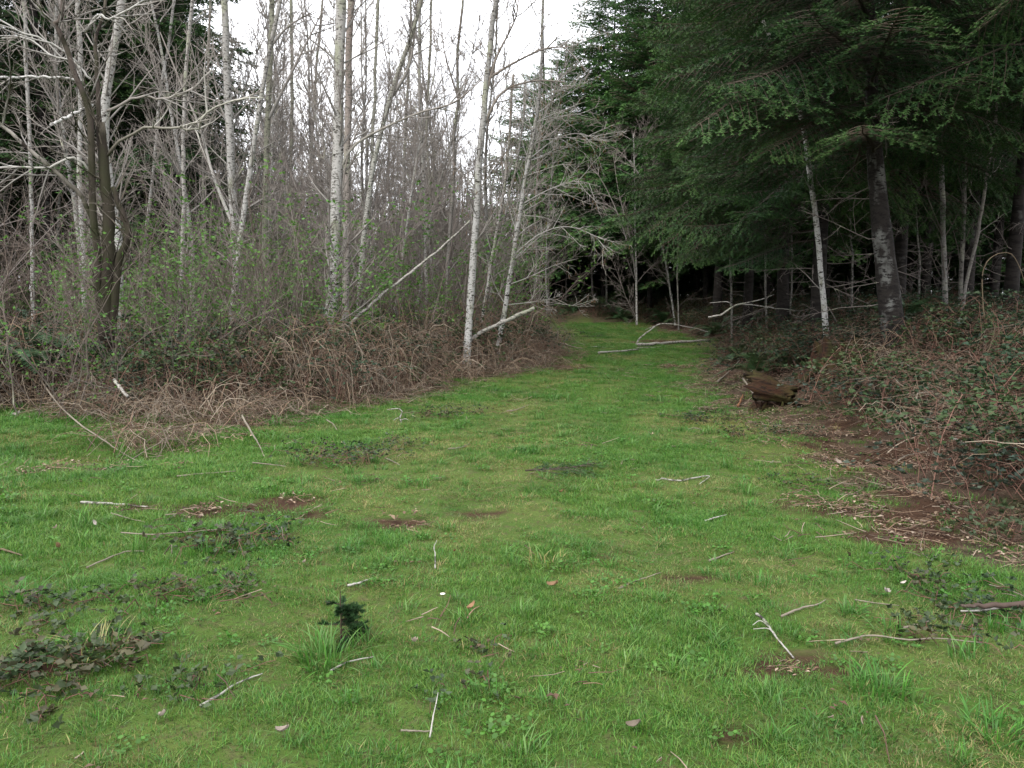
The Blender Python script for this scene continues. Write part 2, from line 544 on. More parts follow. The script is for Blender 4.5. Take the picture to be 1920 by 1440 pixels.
def weed(seed):
    """small round leaved weeds growing among the grass"""
    r = np.random.default_rng(seed)
    mb = MB()
    for i in range(26):
        a, q = r.uniform(0, 6.283), 0.075 * math.sqrt(r.uniform())
        c = np.array((q * math.cos(a), q * math.sin(a), r.uniform(0.012, 0.034)))
        nrm = unit(r.normal(0, 0.35, 3) + np.array((0, 0, 1.0)))
        u = unit(np.cross(nrm, (1, 0.2, 0))); v = np.cross(nrm, u)
        k = np.arange(6) * 1.0472
        s = r.uniform(0.005, 0.011)
        V = np.concatenate((c[None], c + s * (np.cos(k)[:, None] * u + np.sin(k)[:, None] * v)))
        mb.add(V, None, [(0, j + 1, (j + 1) % 6 + 1) for j in range(6)], np.array((0.055, 0.135, 0.024)) * r.uniform(0.7, 1.5))
    return mb
grass_src += [weed(170 + i).mesh('grass_piece', M['grass']) for i in range(2)]
def in_view(x, y, margin=2.2):
    return np.abs(x) < 0.66 * np.maximum(y, 0) + margin

def sample(density_fn, x0, x1, y0, y1, dmax, seed):
    r = np.random.default_rng(seed)
    n = int((x1 - x0) * (y1 - y0) * dmax)
    x, y = r.uniform(x0, x1, n), r.uniform(y0, y1, n)
    keep = r.uniform(0, dmax, n) < density_fn(x, y)
    return x[keep], y[keep], r

def grass_density(x, y):
    sd = poly_sd(x, y) + (fbm(x * 2.0, y * 2.0, 31) - 0.5) * 0.8
    d = np.where(y < 6, 330, np.where(y < 12, 210, np.where(y < 22, 110, 60))).astype(float)
    d = d * np.maximum(1 - sstep(-0.1, 0.5, sd), 0.22 * (1 - sstep(0.8, 1.6, sd)) * (y < 16)) * (1 - 0.80 * bare(x, y))
    d = d * (0.45 + 0.55 * sstep(0.3, 0.5, fbm(x * 1.5, y * 1.5, 44)))
    return d * in_view(x, y)
xs, ys, r_ = [], [], None
for (y0, y1, dm, sd_) in ((1.2, 6, 330, 1), (6, 12, 210, 2), (12, 22, 110, 3), (22, 50, 60, 4)):
    w = 0.66 * y1 + 2.5
    x, y, r_ = sample(grass_density, -w, min(w, 11), y0, y1, dm, sd_)
    xs.append(x); ys.append(y)
x, y = np.concatenate(xs), np.concatenate(ys)
n = len(x)
tone = 0.5 + 1.35 * (fbm(x * 1.1, y * 1.1, 61) - 0.5) + rng.normal(0, 0.10, n)
sd = poly_sd(x, y)
leftish = sstep(-1.0, -3.5, x) * sstep(4.0, 6.0, y)            # the lush patch by the left brush
pick = np.where(tone + 0.25 * leftish > 0.545, rng.integers(0, 4, n), np.where(tone + 0.25 * leftish > 0.40, rng.integers(4, 8, n), rng.integers(8, 11, n)))
pick = np.where(rng.uniform(0, 1, n) < 0.022, rng.integers(11, 13, n), pick)
weedy = sstep(0.50, 0.66, fbm(x * 1.3 + 3, y * 1.3, 77))
pick = np.where(rng.uniform(0, 1, n) < 0.008 + 0.05 * weedy, rng.integers(13, 15, n), pick)
track = np.interp(y, MID[:, 1], MID[:, 0])
worn = np.exp(-((x - track + 0.85 * np.clip(y / 10, 0.6, 1.3)) / 0.22) ** 2) * sstep(3.5, 6, y)
lushrow = np.exp(-((x - track - 0.55 * np.clip(y / 10, 0.6, 1.3)) / 0.3) ** 2) * sstep(5, 8, y)
pick = np.where(rng.uniform(0, 1, n) < 0.65 * worn, rng.integers(8, 11, n), pick)
pick = np.where(rng.uniform(0, 1, n) < 0.8 * lushrow, rng.integers(0, 4, n), pick)
s = rng.uniform(0.75, 1.2, n) * np.where(y < 6, 1.0, np.where(y < 12, 1.18, np.where(y < 22, 1.45, 1.8))) * (1 + 0.25 * leftish)
scl = np.stack((s, s, s * rng.uniform(0.75, 1.25, n)), -1)
rot = np.stack((rng.normal(0, 0.1, n), rng.normal(0, 0.1, n), rng.uniform(0, 6.28, n)), -1)
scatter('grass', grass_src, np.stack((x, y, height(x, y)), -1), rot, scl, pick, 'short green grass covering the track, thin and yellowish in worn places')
print('grass tufts', n)

# ------------------------------------------------------------------ bare broadleaved trees
TIPS = [1.0]
PALE, GREY, TWIG, DARKT = np.array((0.43, 0.425, 0.405)), np.array((0.21, 0.20, 0.185)), np.array((0.19, 0.165, 0.145)), np.array((0.11, 0.095, 0.08))
LICH = np.array((0.165, 0.165, 0.125))

def wander(r, p0, d, length, n, bend=0.12, up=0.0):
    """a crooked path of n points; up>0 turns it to the sky, up<0 lets it droop"""
    P = [np.asarray(p0, float)]
    d = unit(d)
    s = length / (n - 1)
    for i in range(n - 1):
        d = unit(d + r.normal(0, bend, 3) + np.array((0, 0, up)))
        P.append(P[-1] + d * s)
    return np.array(P)

def side_dir(r, t, ang):
    q = unit(np.cross(t, r.normal(0, 1, 3)))
    return unit(t * math.cos(ang) + q * math.sin(ang))

def spray(mb, r, p0, d, length, rad, level, up=0.03, c0=GREY, c1=TWIG, dens=1.0, catkin=None, k=4, bend=0.10):
    """a branch with its twigs, recursive"""
    n = 7 if level > 0 else 4
    P = wander(r, p0, d, length, n, bend, up)
    t = np.linspace(0, 1, n)
    tip = (0.0030 if level > 0 else 0.0022) * TIPS[0]
    tube(mb, P, rad * (1 - t) ** 0.8 + tip, k if level > 0 else 3, c0 * (1 - t[:, None]) + c1 * t[:, None])
    if level <= 0:
        return
    m = max(2, int(length * (4.5 if level > 1 else 8.5) * dens))
    for s in np.sort(r.uniform(0.18, 0.98, m)):
        i = min(int(s * (n - 1)), n - 2)
        f = s * (n - 1) - i
        q = P[i] * (1 - f) + P[i + 1] * f
        tan = unit(P[i + 1] - P[i])
        L2 = length * (1 - 0.65 * s) * r.uniform(0.25, 0.6)
        spray(mb, r, q, side_dir(r, tan, r.uniform(0.5, 1.0)), L2, max(0.003, rad * (1 - s) * 0.5), level - 1, up, c0 * 0.6 + c1 * 0.4, c1, dens, catkin, 3, bend * 1.2)
        if catkin and level == 1 and r.uniform() < catkin:
            e = q + np.array((r.normal(0, .02), r.normal(0, .02), -0.01))
            ln = r.uniform(0.05, 0.10)
            tube(mb, [e, e + (r.normal(0, .01), 0, -ln * .5), e + (r.normal(0, .015), 0, -ln)], [0.003, 0.006, 0.002], 3, np.array((0.16, 0.085, 0.035)))

def trunk_tube(mb, P, r0, r1, k=10, c0=PALE, c1=GREY, flare=0.35, r=None):
    n = len(P)
    t = np.linspace(0, 1, n)
    rad = r0 + (r1 - r0) * t ** 0.85 + r0 * flare * np.exp(-t * n / 1.6)
    if r is not None: rad = rad * r.uniform(0.94, 1.06, n)
    tube(mb, P, rad, k, c0 * (1 - t[:, None]) + c1 * t[:, None], cap=True)
    return rad

def photo_path(pts, Y, lean_y=0.0, sink=0.9):
    """photograph pixels of a trunk -> points at its distance, with a foot in the ground"""
    P = []
    for i, (px, py) in enumerate(pts):
        P.append(at(px, py, Y + lean_y * i))
    foot = P[0].copy()
    g = hz(foot[0], foot[1])
    if foot[2] > g + 0.05:
        d = P[0] - P[1]
        foot = P[0] + d / max(abs(d[2]), 0.1) * (foot[2] - g) * 0.9
        foot[2] = hz(foot[0], foot[1])
        P.insert(0, foot)
    P.insert(0, P[0] - (0, 0, 0.25))
    return np.array(P)

def hero_alder(name, label, cat, pts, Y, wpx, wtop, group, nbr=14, blen=(0.9, 2.2), seed=1, dens=1.25, start=0.25, ang=(0.5, 1.0),
               up=0.03, c0=PALE, c1=GREY, bc0=GREY, bc1=TWIG, catkin=None, lean_y=0.0, forks=(), side=None, bark='alder', lvl=2, thin=1.0):
    r = np.random.default_rng(seed)
    P = photo_path(pts, Y, lean_y)
    org = P[1].copy()
    P = spline(P - org, 26)
    P += r.normal(0, 0.012, P.shape) * np.linspace(0, 1, 26)[:, None]
    root = tag(empty(name, org), label, cat, group)
    mb = MB()
    r0, r1 = wpx * 0.40 * Y / F_PX, wtop * 0.38 * Y / F_PX
    rad = trunk_tube(mb, P, r0, r1, 10, c0, c1, r=r)
    mb.build('trunk', M[bark], root)
    for fk in forks:                                    # big limbs seen in the photograph
        fp = np.array([at(*q, Y) for q in fk['pts']]) - org
        dens = max(dens, 1.2)
        fb = MB()
        q = spline(fp, 14)
        if 'dy' in fk: q[:, 1] += np.linspace(0, fk['dy'], 14)
        t = np.linspace(0, 1, 14)
        w = fk['w'] * 0.5 * Y / F_PX
        tube(fb, q, w * (1 - 0.75 * t) + 0.003, 6, np.asarray(fk.get('c0', GREY)) * (1 - t[:, None]) + np.asarray(fk.get('c1', TWIG)) * t[:, None])
        for s in np.sort(r.uniform(0.25, 1.0, fk.get('n', 8))):
            i = min(int(s * 13), 12)
            spray(fb, r, q[i], side_dir(r, unit(q[i + 1] - q[i]), r.uniform(0.5, 1.0)), r.uniform(0.4, 1.1), w * 0.35, 1, up, bc0, bc1, dens, catkin)
        fb.build('branch', M['twig'], root)
    nbr, thin = int(nbr * 1.6), thin * 0.72
    for s in np.sort(r.uniform(start, 0.99, nbr)):
        i = min(int(s * 25), 24)
        tan = unit(P[i + 1] - P[i])
        d = side_dir(r, tan, r.uniform(*ang))
        if side is not None:
            d = unit(d + np.array((side, 0, 0)) * r.uniform(0.2, 1.0))
        L_ = r.uniform(*blen) * (1 - 0.35 * s)
        bm_ = MB()
        spray(bm_, r, P[i], d, L_, max(0.006, rad[i] * r.uniform(0.18, 0.34) * thin), lvl, up, bc0, bc1, dens, catkin)
        bm_.build('branch', M['twig'], root)
    return root

AG = 'pale trunked bare trees along the left edge of the track'
AC = 'tree'
hero_alder('alder_tree', 'white barked bare tree with a crooked foot, biggest pale trunk left of the track', AC,
           [(612, 640), (618, 590), (625, 540), (629, 450), (632, 300), (636, 150), (640, 0), (642, -260)], 15.0, 30, 22, AG, 16, (1.0, 2.4), 21, 0.9, 0.3,
           forks=[dict(pts=[(632, 330), (662, 275), (720, 240), (790, 210), (850, 193), (905, 148)], w=5, n=11, c0=(.24, .23, .20)),
                  dict(pts=[(634, 500), (648, 440), (640, 400), (650, 300), (690, 200)], w=6, n=6)], c1=GREY * 1.15)
hero_alder('alder_tree', 'brownish twin trunk rising just right of the biggest white trunk', AC,
           [(648, 600), (649, 480), (650, 360), (652, 200), (656, 90), (662, -60), (668, -220)], 16.4, 18, 15, AG, 12, (0.8, 1.9), 22, 1.0, 0.35, c0=GREY * 1.2, c1=np.array((.17, .13, .11)))
hero_alder('alder_tree', 'straight white trunk beside the raised fallen log, forking high against the sky', AC,
           [(877, 640), (884, 545), (893, 400), (900, 285), (908, 200), (918, 95), (928, 0), (940, -170)], 17.0, 22, 11, AG, 15, (0.9, 2.2), 23, 0.9, 0.3,
           forks=[dict(pts=[(908, 190), (930, 110), (955, 60), (970, 20), (975, -60)], w=5, n=11, c0=DARKT * 1.5),
                  dict(pts=[(905, 240), (940, 175), (1000, 152), (1060, 154)], w=5, n=10, c0=DARKT * 1.5),
                  dict(pts=[(912, 150), (960, 120), (1020, 92), (1070, 88)], w=5, n=10, c0=DARKT * 1.5)], catkin=0.25, c1=GREY * 0.8)
hero_alder('alder_tree', 'slim white leaning tree nearest the track with arching drooping branches', AC,
           [(936, 640), (950, 560), (968, 440), (985, 335), (1000, 255), (1010, 200), (1016, 90), (1019, -60)], 18.0, 15, 6, AG, 30, (1.3, 2.6), 24, 0.9, 0.34, ang=(0.75, 1.15),
           up=-0.012, side=0.55, bc0=np.array((.36, .35, .32)), bc1=np.array((.27, .25, .22)), catkin=0.35, thin=0.6,
           forks=[dict(pts=[(975, 385), (1030, 355), (1080, 340), (1125, 350)], w=1.8, n=14, c0=(.34, .33, .31), c1=(.26, .24, .22)),
                  dict(pts=[(960, 480), (1010, 440), (1060, 425), (1110, 440), (1140, 470)], w=1.8, n=14, c0=(.34, .33, .31), c1=(.26, .24, .22)),
                  dict(pts=[(990, 300), (1040, 262), (1085, 250), (1118, 262)], w=1.8, n=14, c0=(.34, .33, .31), c1=(.26, .24, .22))])
hero_alder('alder_tree', 'grey tree leaning right behind the big white trunk, fading into the sky', AC,
           [(672, 590), (680, 470), (690, 380), (702, 300), (724, 210), (752, 120), (775, 60), (797, -40)], 19.0, 15, 9, AG, 14, (0.9, 2.0), 25, 0.9, 0.25, c1=LICH,
           forks=[dict(pts=[(735, 180), (765, 130), (778, 60), (785, -20)], w=7, n=7)])
hero_alder('alder_tree', 'pale trunk left of centre with a second stem leaning away from it', AC,
           [(447, 560), (441, 470), (438, 400), (432, 290), (426, 150), (422, 10), (420, -200)], 17.0, 24, 15, AG, 14, (1.0, 2.2), 26, 0.9, 0.3,
           forks=[dict(pts=[(440, 430), (400, 330), (375, 240), (345, 170), (300, 60)], w=6, n=12, c0=(.4, .39, .36))])
hero_alder('alder_tree', 'lichen covered dark trunk standing against the bright gap in the sky', AC,
           [(494, 590), (497, 430), (499, 310), (503, 180), (508, 80), (511, -20), (520, -200)], 18.0, 14, 12, AG, 12, (0.9, 2.3), 27, 0.9, 0.35, c0=LICH * 1.2, c1=LICH * 0.8,
           forks=[dict(pts=[(500, 230), (535, 160), (570, 90), (610, 10)], w=6, n=7), dict(pts=[(505, 90), (540, 50), (590, 20)], w=5, n=6)])
hero_alder('alder_tree', 'pale stem leaning right that crosses behind the lichen covered trunk', AC,
           [(438, 560), (445, 500), (456, 410), (472, 300), (484, 220), (500, 120), (530, -20)], 16.2, 16, 9, AG, 12, (0.8, 1.9), 28, 0.9, 0.3)
hero_alder('alder_tree', 'thin pale trunk second from the left edge, speckled with dark marks', AC,
           [(158, 560), (155, 450), (149, 330), (150, 250), (150, 120), (146, -20)], 18.0, 13, 10, AG, 10, (0.8, 1.8), 29, 0.9, 0.3)
hero_alder('alder_tree', 'very thin pale trunk closest to the left edge in front of dark firs', AC,
           [(62, 560), (60, 440), (57, 300), (52, 180), (48, 60), (45, -60)], 19.5, 10, 8, AG, 9, (0.7, 1.7), 30, 0.9, 0.3)
hero_alder('alder_tree', 'thin dark and white striped trunk between the mossy tree and the pale trunks', AC,
           [(338, 570), (343, 450), (345, 340), (344, 240), (351, 110), (358, 20), (366, -120)], 17.0, 11, 8, AG, 10, (0.8, 1.8), 31, 0.9, 0.3, c0=np.array((.32, .30, .28)))
hero_alder('alder_tree', 'stout pale trunk rising behind the dark mossy tree and leaning right', AC,
           [(222, 580), (221, 470), (213, 400), (196, 280), (200, 170), (216, 80), (234, -20), (255, -180)], 14.6, 24, 18, AG, 14, (1.0, 2.4), 32, 0.9, 0.35, c1=GREY * 1.1)
hero_alder('alder_tree', 'dark slender tree in the sky gap with a kinked upper stem', AC,
           [(835, 580), (842, 450), (850, 340), (852, 240), (860, 190), (857, 120), (868, 0), (872, -120)], 20.5, 10, 6, AG, 14, (0.8, 2.0), 33, 0.9, 0.3, c0=GREY, c1=DARKT,
           forks=[dict(pts=[(858, 180), (845, 140), (832, 90), (825, 10)], w=4, n=7, c0=DARKT)], catkin=0.15)
for i, (pts, Y, w, lab) in enumerate([
        ([(800, 600), (798, 480), (795, 370), (790, 250), (786, 130), (790, -40)], 22, 9, 'thin pale trunk halfway between the two biggest white trunks'),
        ([(820, 590), (812, 470), (806, 360), (800, 240), (806, 100), (810, -50)], 24, 8, 'thin grey trunk crossed by the leaning dead pole'),
        ([(906, 590), (918, 510), (932, 430), (944, 360), (955, 260), (962, 140)], 20, 9, 'thin pale leaning stem between the straight and the slim leaning white trees'),
        ([(915, 600), (924, 520), (936, 450), (948, 400), (975, 270), (985, 150)], 22, 7, 'thinnest white stem close behind the slim leaning tree'),
        ([(700, 590), (698, 490), (690, 420), (694, 380), (700, 240), (706, 100), (712, -60)], 21, 10, 'pale trunk with a low fork right of the biggest white trunk'),
        ([(380, 560), (384, 440), (380, 330), (388, 200), (392, 60), (396, -80)], 21, 8, 'grey thin trunk left of the two crossing pale stems'),
        ([(268, 560), (275, 430), (290, 300), (300, 180), (322, 40), (330, -60)], 20, 9, 'grey thin trunk leaning right behind the mossy tree'),
        ([(552, 580), (548, 440), (545, 320), (548, 190), (546, 60), (545, -90)], 23, 10, 'dark thin trunk in the sky gap right of the lichen covered trunk'),
        ([(575, 580), (574, 470), (580, 330), (590, 180), (600, 60), (612, -60)], 25, 8, 'dark thin trunk leaning right towards the biggest white trunk'),
        ([(742, 590), (750, 470), (757, 350), (760, 230), (768, 110), (772, -40)], 25, 8, 'grey thin trunk rising behind the upper end of the long arching branch'),
        ([(115, 560), (108, 450), (112, 340), (104, 200), (98, 80), (90, -60)], 22, 8, 'grey thin trunk between the two speckled pale trunks at the left'),
        ([(1000, 570), (1006, 480), (1003, 400), (1010, 300), (1014, 210)], 30, 7, 'thin grey trunk behind the drooping branches at the bend of the track')]):
    hero_alder('alder_tree', lab, AC, pts, Y, w, w * 0.7, AG, 11, (0.8, 2.0), 40 + i, 0.8, 0.28, c0=(PALE, GREY * 1.2)[i % 2], c1=(GREY, LICH, DARKT * 1.3)[i % 3])

# bare saplings at the far bend, in front of the dark firs
hero_alder('alder_tree', 'white bare sapling with fanned branches standing alone before the dark firs', AC,
           [(1194, 606), (1193, 520), (1191, 420), (1190, 320), (1188, 250)], 36.0, 7, 3, 'bare saplings at the bend', 18, (2.0, 4.5), 60, 0.8, 0.22, ang=(0.6, 0.95), up=0.02,
           bc0=np.array((.27, .24, .22)), bc1=np.array((.2, .17, .15)),
           forks=[dict(pts=[(1191, 500), (1165, 420), (1140, 360), (1105, 300)], w=3, n=8), dict(pts=[(1192, 520), (1180, 440), (1160, 360), (1150, 290)], w=3, n=8)])
hero_alder('alder_tree', 'thin bare sapling leaning left beside the lone white sapling', AC,
           [(1262, 580), (1250, 500), (1238, 450), (1222, 390), (1200, 330), (1180, 300)], 34.0, 5, 3, 'bare saplings at the bend', 10, (1.0, 2.5), 61, 0.8, 0.25, bc0=np.array((.27, .24, .22)))

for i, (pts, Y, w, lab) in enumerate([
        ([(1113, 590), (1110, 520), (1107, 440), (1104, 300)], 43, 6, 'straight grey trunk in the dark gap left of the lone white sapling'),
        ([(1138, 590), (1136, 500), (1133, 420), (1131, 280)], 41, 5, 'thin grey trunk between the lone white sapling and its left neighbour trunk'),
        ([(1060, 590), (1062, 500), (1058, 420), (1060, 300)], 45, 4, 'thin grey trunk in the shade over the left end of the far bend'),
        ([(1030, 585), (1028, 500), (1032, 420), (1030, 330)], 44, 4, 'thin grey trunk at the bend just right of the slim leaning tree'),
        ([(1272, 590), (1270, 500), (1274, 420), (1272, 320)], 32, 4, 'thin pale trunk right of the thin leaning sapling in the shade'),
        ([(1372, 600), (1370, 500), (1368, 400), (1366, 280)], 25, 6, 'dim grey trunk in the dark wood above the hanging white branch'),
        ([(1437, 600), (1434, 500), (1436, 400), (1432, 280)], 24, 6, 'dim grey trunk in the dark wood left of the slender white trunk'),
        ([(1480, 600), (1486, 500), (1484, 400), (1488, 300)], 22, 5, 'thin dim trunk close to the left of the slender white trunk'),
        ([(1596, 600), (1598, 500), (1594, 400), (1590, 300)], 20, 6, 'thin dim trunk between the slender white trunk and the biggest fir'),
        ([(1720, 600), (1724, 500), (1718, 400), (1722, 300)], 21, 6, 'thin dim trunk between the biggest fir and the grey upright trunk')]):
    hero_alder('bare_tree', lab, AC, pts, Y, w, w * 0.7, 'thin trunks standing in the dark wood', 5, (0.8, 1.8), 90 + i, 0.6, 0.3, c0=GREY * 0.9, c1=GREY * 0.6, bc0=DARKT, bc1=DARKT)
# slender pale trees among the firs on the right
hero_alder('alder_tree', 'slender white trunk standing in front of the dark firs on the right', AC,
           [(1547, 600), (1541, 530), (1531, 420), (1521, 345), (1511, 270), (1502, 220), (1484, 160), (1462, 112), (1430, 40)], 14.4, 15, 9, 'pale trunks on the right', 7, (0.5, 1.3), 62, 0.7, 0.3)
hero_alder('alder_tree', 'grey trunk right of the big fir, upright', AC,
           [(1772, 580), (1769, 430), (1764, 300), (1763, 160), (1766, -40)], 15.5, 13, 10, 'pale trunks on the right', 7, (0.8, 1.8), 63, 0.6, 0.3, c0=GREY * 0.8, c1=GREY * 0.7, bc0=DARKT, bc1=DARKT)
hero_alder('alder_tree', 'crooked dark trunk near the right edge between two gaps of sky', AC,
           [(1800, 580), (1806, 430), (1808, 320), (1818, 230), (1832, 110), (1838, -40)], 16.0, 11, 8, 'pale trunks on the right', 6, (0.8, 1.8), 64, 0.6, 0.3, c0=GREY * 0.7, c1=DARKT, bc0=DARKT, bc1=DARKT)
hero_alder('alder_tree', 'thin stem leaning right, lowest pale stem near the right edge', AC,
           [(1803, 590), (1815, 520), (1834, 430), (1848, 350), (1862, 250), (1880, 130)], 14.5, 9, 6, 'pale trunks on the right', 5, (0.6, 1.5), 65, 0.6, 0.3, c0=GREY, c1=DARKT)

# --- the dark many-stemmed mossy tree at the left
r = np.random.default_rng(71)
Y0 = 11.6
org = at(200, 600, Y0); org[2] = hz(org[0], org[1])
maple = tag(empty('maple_tree', org), 'dark mossy many stemmed tree with pale crooked outer branches at the left', 'tree')
def limb(pts, w0, w1, col0, col1, name, mat, nspray, sl=(0.5, 1.3), dy=0.0, c0=GREY, c1=TWIG, seed=0, lvl=1):
    rr = np.random.default_rng(seed)
    q = np.array([at(*p_, Y0) for p_ in pts]) - org
    n_ = 20
    q = spline(q, n_)
    q[:, 1] += np.linspace(0, dy, n_)
    q += rr.normal(0, 0.008, q.shape)
    t = np.linspace(0, 1, n_)
    b = MB()
    tube(b, q, (w0 + (w1 - w0) * t) * 0.5 * Y0 / F_PX, 8, np.asarray(col0) * (1 - t[:, None]) + np.asarray(col1) * t[:, None], cap=True)
    for s in np.sort(rr.uniform(0.3, 1.0, nspray)):
        i = min(int(s * (n_ - 1)), n_ - 2)
        spray(b, rr, q[i], side_dir(rr, unit(q[i + 1] - q[i]), rr.uniform(0.5, 1.1)), rr.uniform(*sl), 0.009, lvl, 0.01, c0, c1, 1.0)
    return b.build(name, M[mat], maple)
BK, MOS = (0.034, 0.027, 0.021), (0.09, 0.075, 0.055)
limb([(198, 640), (200, 560), (206, 460), (200, 370), (194, 300), (188, 230)], 27, 17, BK, BK, 'trunk', 'mossy', 14, c0=MOS * np.ones(3), seed=1)
limb([(206, 650), (212, 600), (222, 500), (240, 440), (228, 395), (210, 350)], 18, 9, BK, BK, 'stem', 'mossy', 12, seed=2, c0=np.array(MOS))
limb([(194, 640), (190, 560), (182, 440), (180, 330), (178, 230), (172, 190), (150, 130), (140, 85), (127, 58), (138, 52), (146, 10), (148, -60)], 15, 6, BK, (.10, .08, .07), 'stem', 'mossy', 14, (0.5, 1.5), -0.4, seed=3, lvl=2)
limb([(188, 240), (178, 180), (170, 110), (162, 60), (170, 20), (176, -60)], 9, 5, BK, (.10, .08, .07), 'stem', 'mossy', 12, (0.5, 1.5), 0.4, seed=4, lvl=2)
limb([(180, 430), (160, 370), (136, 340), (100, 305), (60, 265), (20, 225), (-40, 180)], 9, 5, (.10, .085, .07), (.30, .28, .25), 'branch', 'mossy', 9, (0.5, 1.3), -0.6, seed=5)
limb([(172, 195), (150, 225), (132, 250)], 6, 5, (.42, .41, .39), (.5, .49, .47), 'branch', 'alder', 1, (0.3, 0.5), -0.5, seed=6)
limb([(158, 152), (120, 150), (75, 152), (55, 160), (42, 162)], 5, 4, (.36, .35, .33), (.5, .49, .47), 'branch', 'alder', 3, (0.3, 0.7), -0.5, seed=7)
limb([(205, 290), (225, 270), (250, 257), (284, 245), (318, 248), (350, 249), (378, 255), (396, 251), (404, 242), (425, 222), (470, 208), (520, 206)], 5.5, 2.2, (.10, .09, .07), (.34, .33, .28), 'branch', 'twig', 10, (0.4, 1.0), -0.7, c0=np.array((.36, .35, .31)), seed=8)
limb([(150, 120), (110, 90), (60, 70), (10, 45), (-40, 40)], 4, 2, (.3, .29, .27), (.42, .41, .38), 'branch', 'twig', 9, (0.5, 1.2), -0.5, c0=np.array((.30, .29, .27)), seed=9, lvl=2)
limb([(160, 60), (190, 30), (215, 44), (250, 30), (300, 8)], 5, 3, (.3, .29, .27), (.42, .41, .38), 'branch', 'twig', 7, (0.4, 1.0), -0.3, c0=np.array((.28, .27, .25)), seed=10)
limb([(170, 150), (130, 110), (80, 95), (30, 60), (-30, 55)], 4, 2, (.3, .29, .27), (.40, .39, .36), 'branch', 'twig', 9, (0.5, 1.2), 0.4, c0=np.array((.28, .27, .25)), seed=11, lvl=2)
limb([(180, 330), (150, 300), (110, 320), (50, 322), (-20, 325)], 5, 3, (.26, .25, .22), (.40, .39, .36), 'branch', 'twig', 8, (0.4, 1.0), -0.6, seed=12)
limb([(200, 210), (250, 180), (300, 180), (345, 160), (380, 120)], 5, 3, (.2, .18, .16), (.3, .28, .25), 'branch', 'twig', 9, (0.4, 1.2), 0.3, seed=13, lvl=2)

# --- background trees of the thicket: five models, then copies
def bg_alder(seed, H):
    r = np.random.default_rng(seed)
    root = empty('thicket_tree')
    n_ = 16
    P = wander(r, (0, 0, -0.2), (r.normal(0, .06), r.normal(0, .06), 1), H, n_, 0.05, 0.03)
    tb = MB()
    r0 = 0.0062 * H * r.uniform(0.8, 1.2)
    rad = trunk_tube(tb, P, r0, 0.006, 6, PALE * r.uniform(0.75, 0.95), GREY * 0.85)
    tb.build('trunk', M['alder'], root)
    cb = MB()
    for s in np.sort(r.uniform(0.15, 1.0, 46)):
        i = min(int(s * (n_ - 1)), n_ - 2)
        spray(cb, r, P[i], side_dir(r, unit(P[i + 1] - P[i]), r.uniform(0.4, 0.8)), H * r.uniform(0.09, 0.2) * (1.15 - 0.6 * s), max(0.010, rad[i] * 0.35), 1, 0.05, GREY, TWIG * 1.35, 1.4)
    cb.build('crown', M['twig'], root)
    return root
def place(protos, spots, label, cat, group, smin=0.8, smax=1.2, seed=5, tilt=0.04, used=None):
    r = np.random.default_rng(seed)
    first = set()
    for i, (x, y) in enumerate(spots):
        k = i % len(protos)
        o = protos[k]
        rz = r.uniform(0, 6.28); s = r.uniform(smin, smax)
        tl = (r.normal(0, tilt), r.normal(0, tilt))
        if k in first:
            o = copy_tree(o, (x, y, hz(x, y)), rz, s, tl)
        else:
            first.add(k)
            o.location = (x, y, hz(x, y)); o.rotation_euler = (tl[0], tl[1], rz); o.scale = (s, s, s)
        tag(o, label, cat, group)
def spread_spots(n, fn, x0, x1, y0, y1, mind, seed):
    r = np.random.default_rng(seed)
    out = []
    tries = 0
    while len(out) < n and tries < n * 60:
        tries += 1
        x, y = r.uniform(x0, x1), r.uniform(y0, y1)
        if not fn(x, y): continue
        if any((x - a) ** 2 + (y - b) ** 2 < mind * mind for a, b in out): continue
        out.append((x, y))
    return sorted(out, key=lambda q: q[1])
def off_track(x, y): return float(poly_sd(np.array([x]), np.array([y]))[0])
def left_of(x, y): return float(side_right(np.array([x]), np.array([y]))[0]) < 0.5
TIPS[0] = 1.25
sp = spread_spots(190, lambda x, y: (x > -0.40 * y or (math.sin(x * 91.7 + y * 37.3) > 0.7)) and off_track(x, y) > 2.0 and x > -0.66 * y - 3 and x < 1.0 + 0.02 * y and not (x > -2.5 and y > 43), -34, 3, 19, 54, 0.9, 81)
place([bg_alder(300 + i, h_) for i, h_ in enumerate((8.5, 10, 11.5, 13, 9.5, 11))], sp, 'thin bare pale trunked tree deep in the crowded thicket left of the track', AC, 'thin bare trees crowding the thicket', 0.75, 1.2, 6)

TIPS[0] = 1.0
# --- bare many-stemmed shrubs, some with young leaves
def leaf_quads(mb, r, pts, size, col, fold=0.3, droop=0.0):
    """small pointed leaves (two triangles with a fold) at the given points"""
    n_ = len(pts)
    d = r.normal(0, 1, (n_, 3)); d[:, 2] = np.abs(d[:, 2]) * 0.4 - droop
    d /= np.linalg.norm(d, axis=1)[:, None]
    w = np.cross(d, r.normal(0, 1, (n_, 3)) + np.array((0, 0, 1.5))); w /= np.linalg.norm(w, axis=1)[:, None] + 1e-9
    up = np.cross(w, d)
    s = size * r.uniform(0.6, 1.3, n_)[:, None]
    P = np.asarray(pts)
    a, b = P, P + d * s
    l, q = P + d * s * 0.45 + w * s * 0.34 + up * s * fold * 0.3, P + d * s * 0.45 - w * s * 0.34 + up * s * fold * 0.3
    V = np.stack((a, l, b, q), 1).reshape(-1, 3)
    i = np.arange(n_)[:, None] * 4
    T = np.concatenate((i + (0, 1, 2), i + (0, 2, 3)))
    c = np.asarray(col) * r.uniform(0.65, 1.35, n_)[:, None]
    mb.add(V, None, T, np.repeat(c, 4, axis=0))

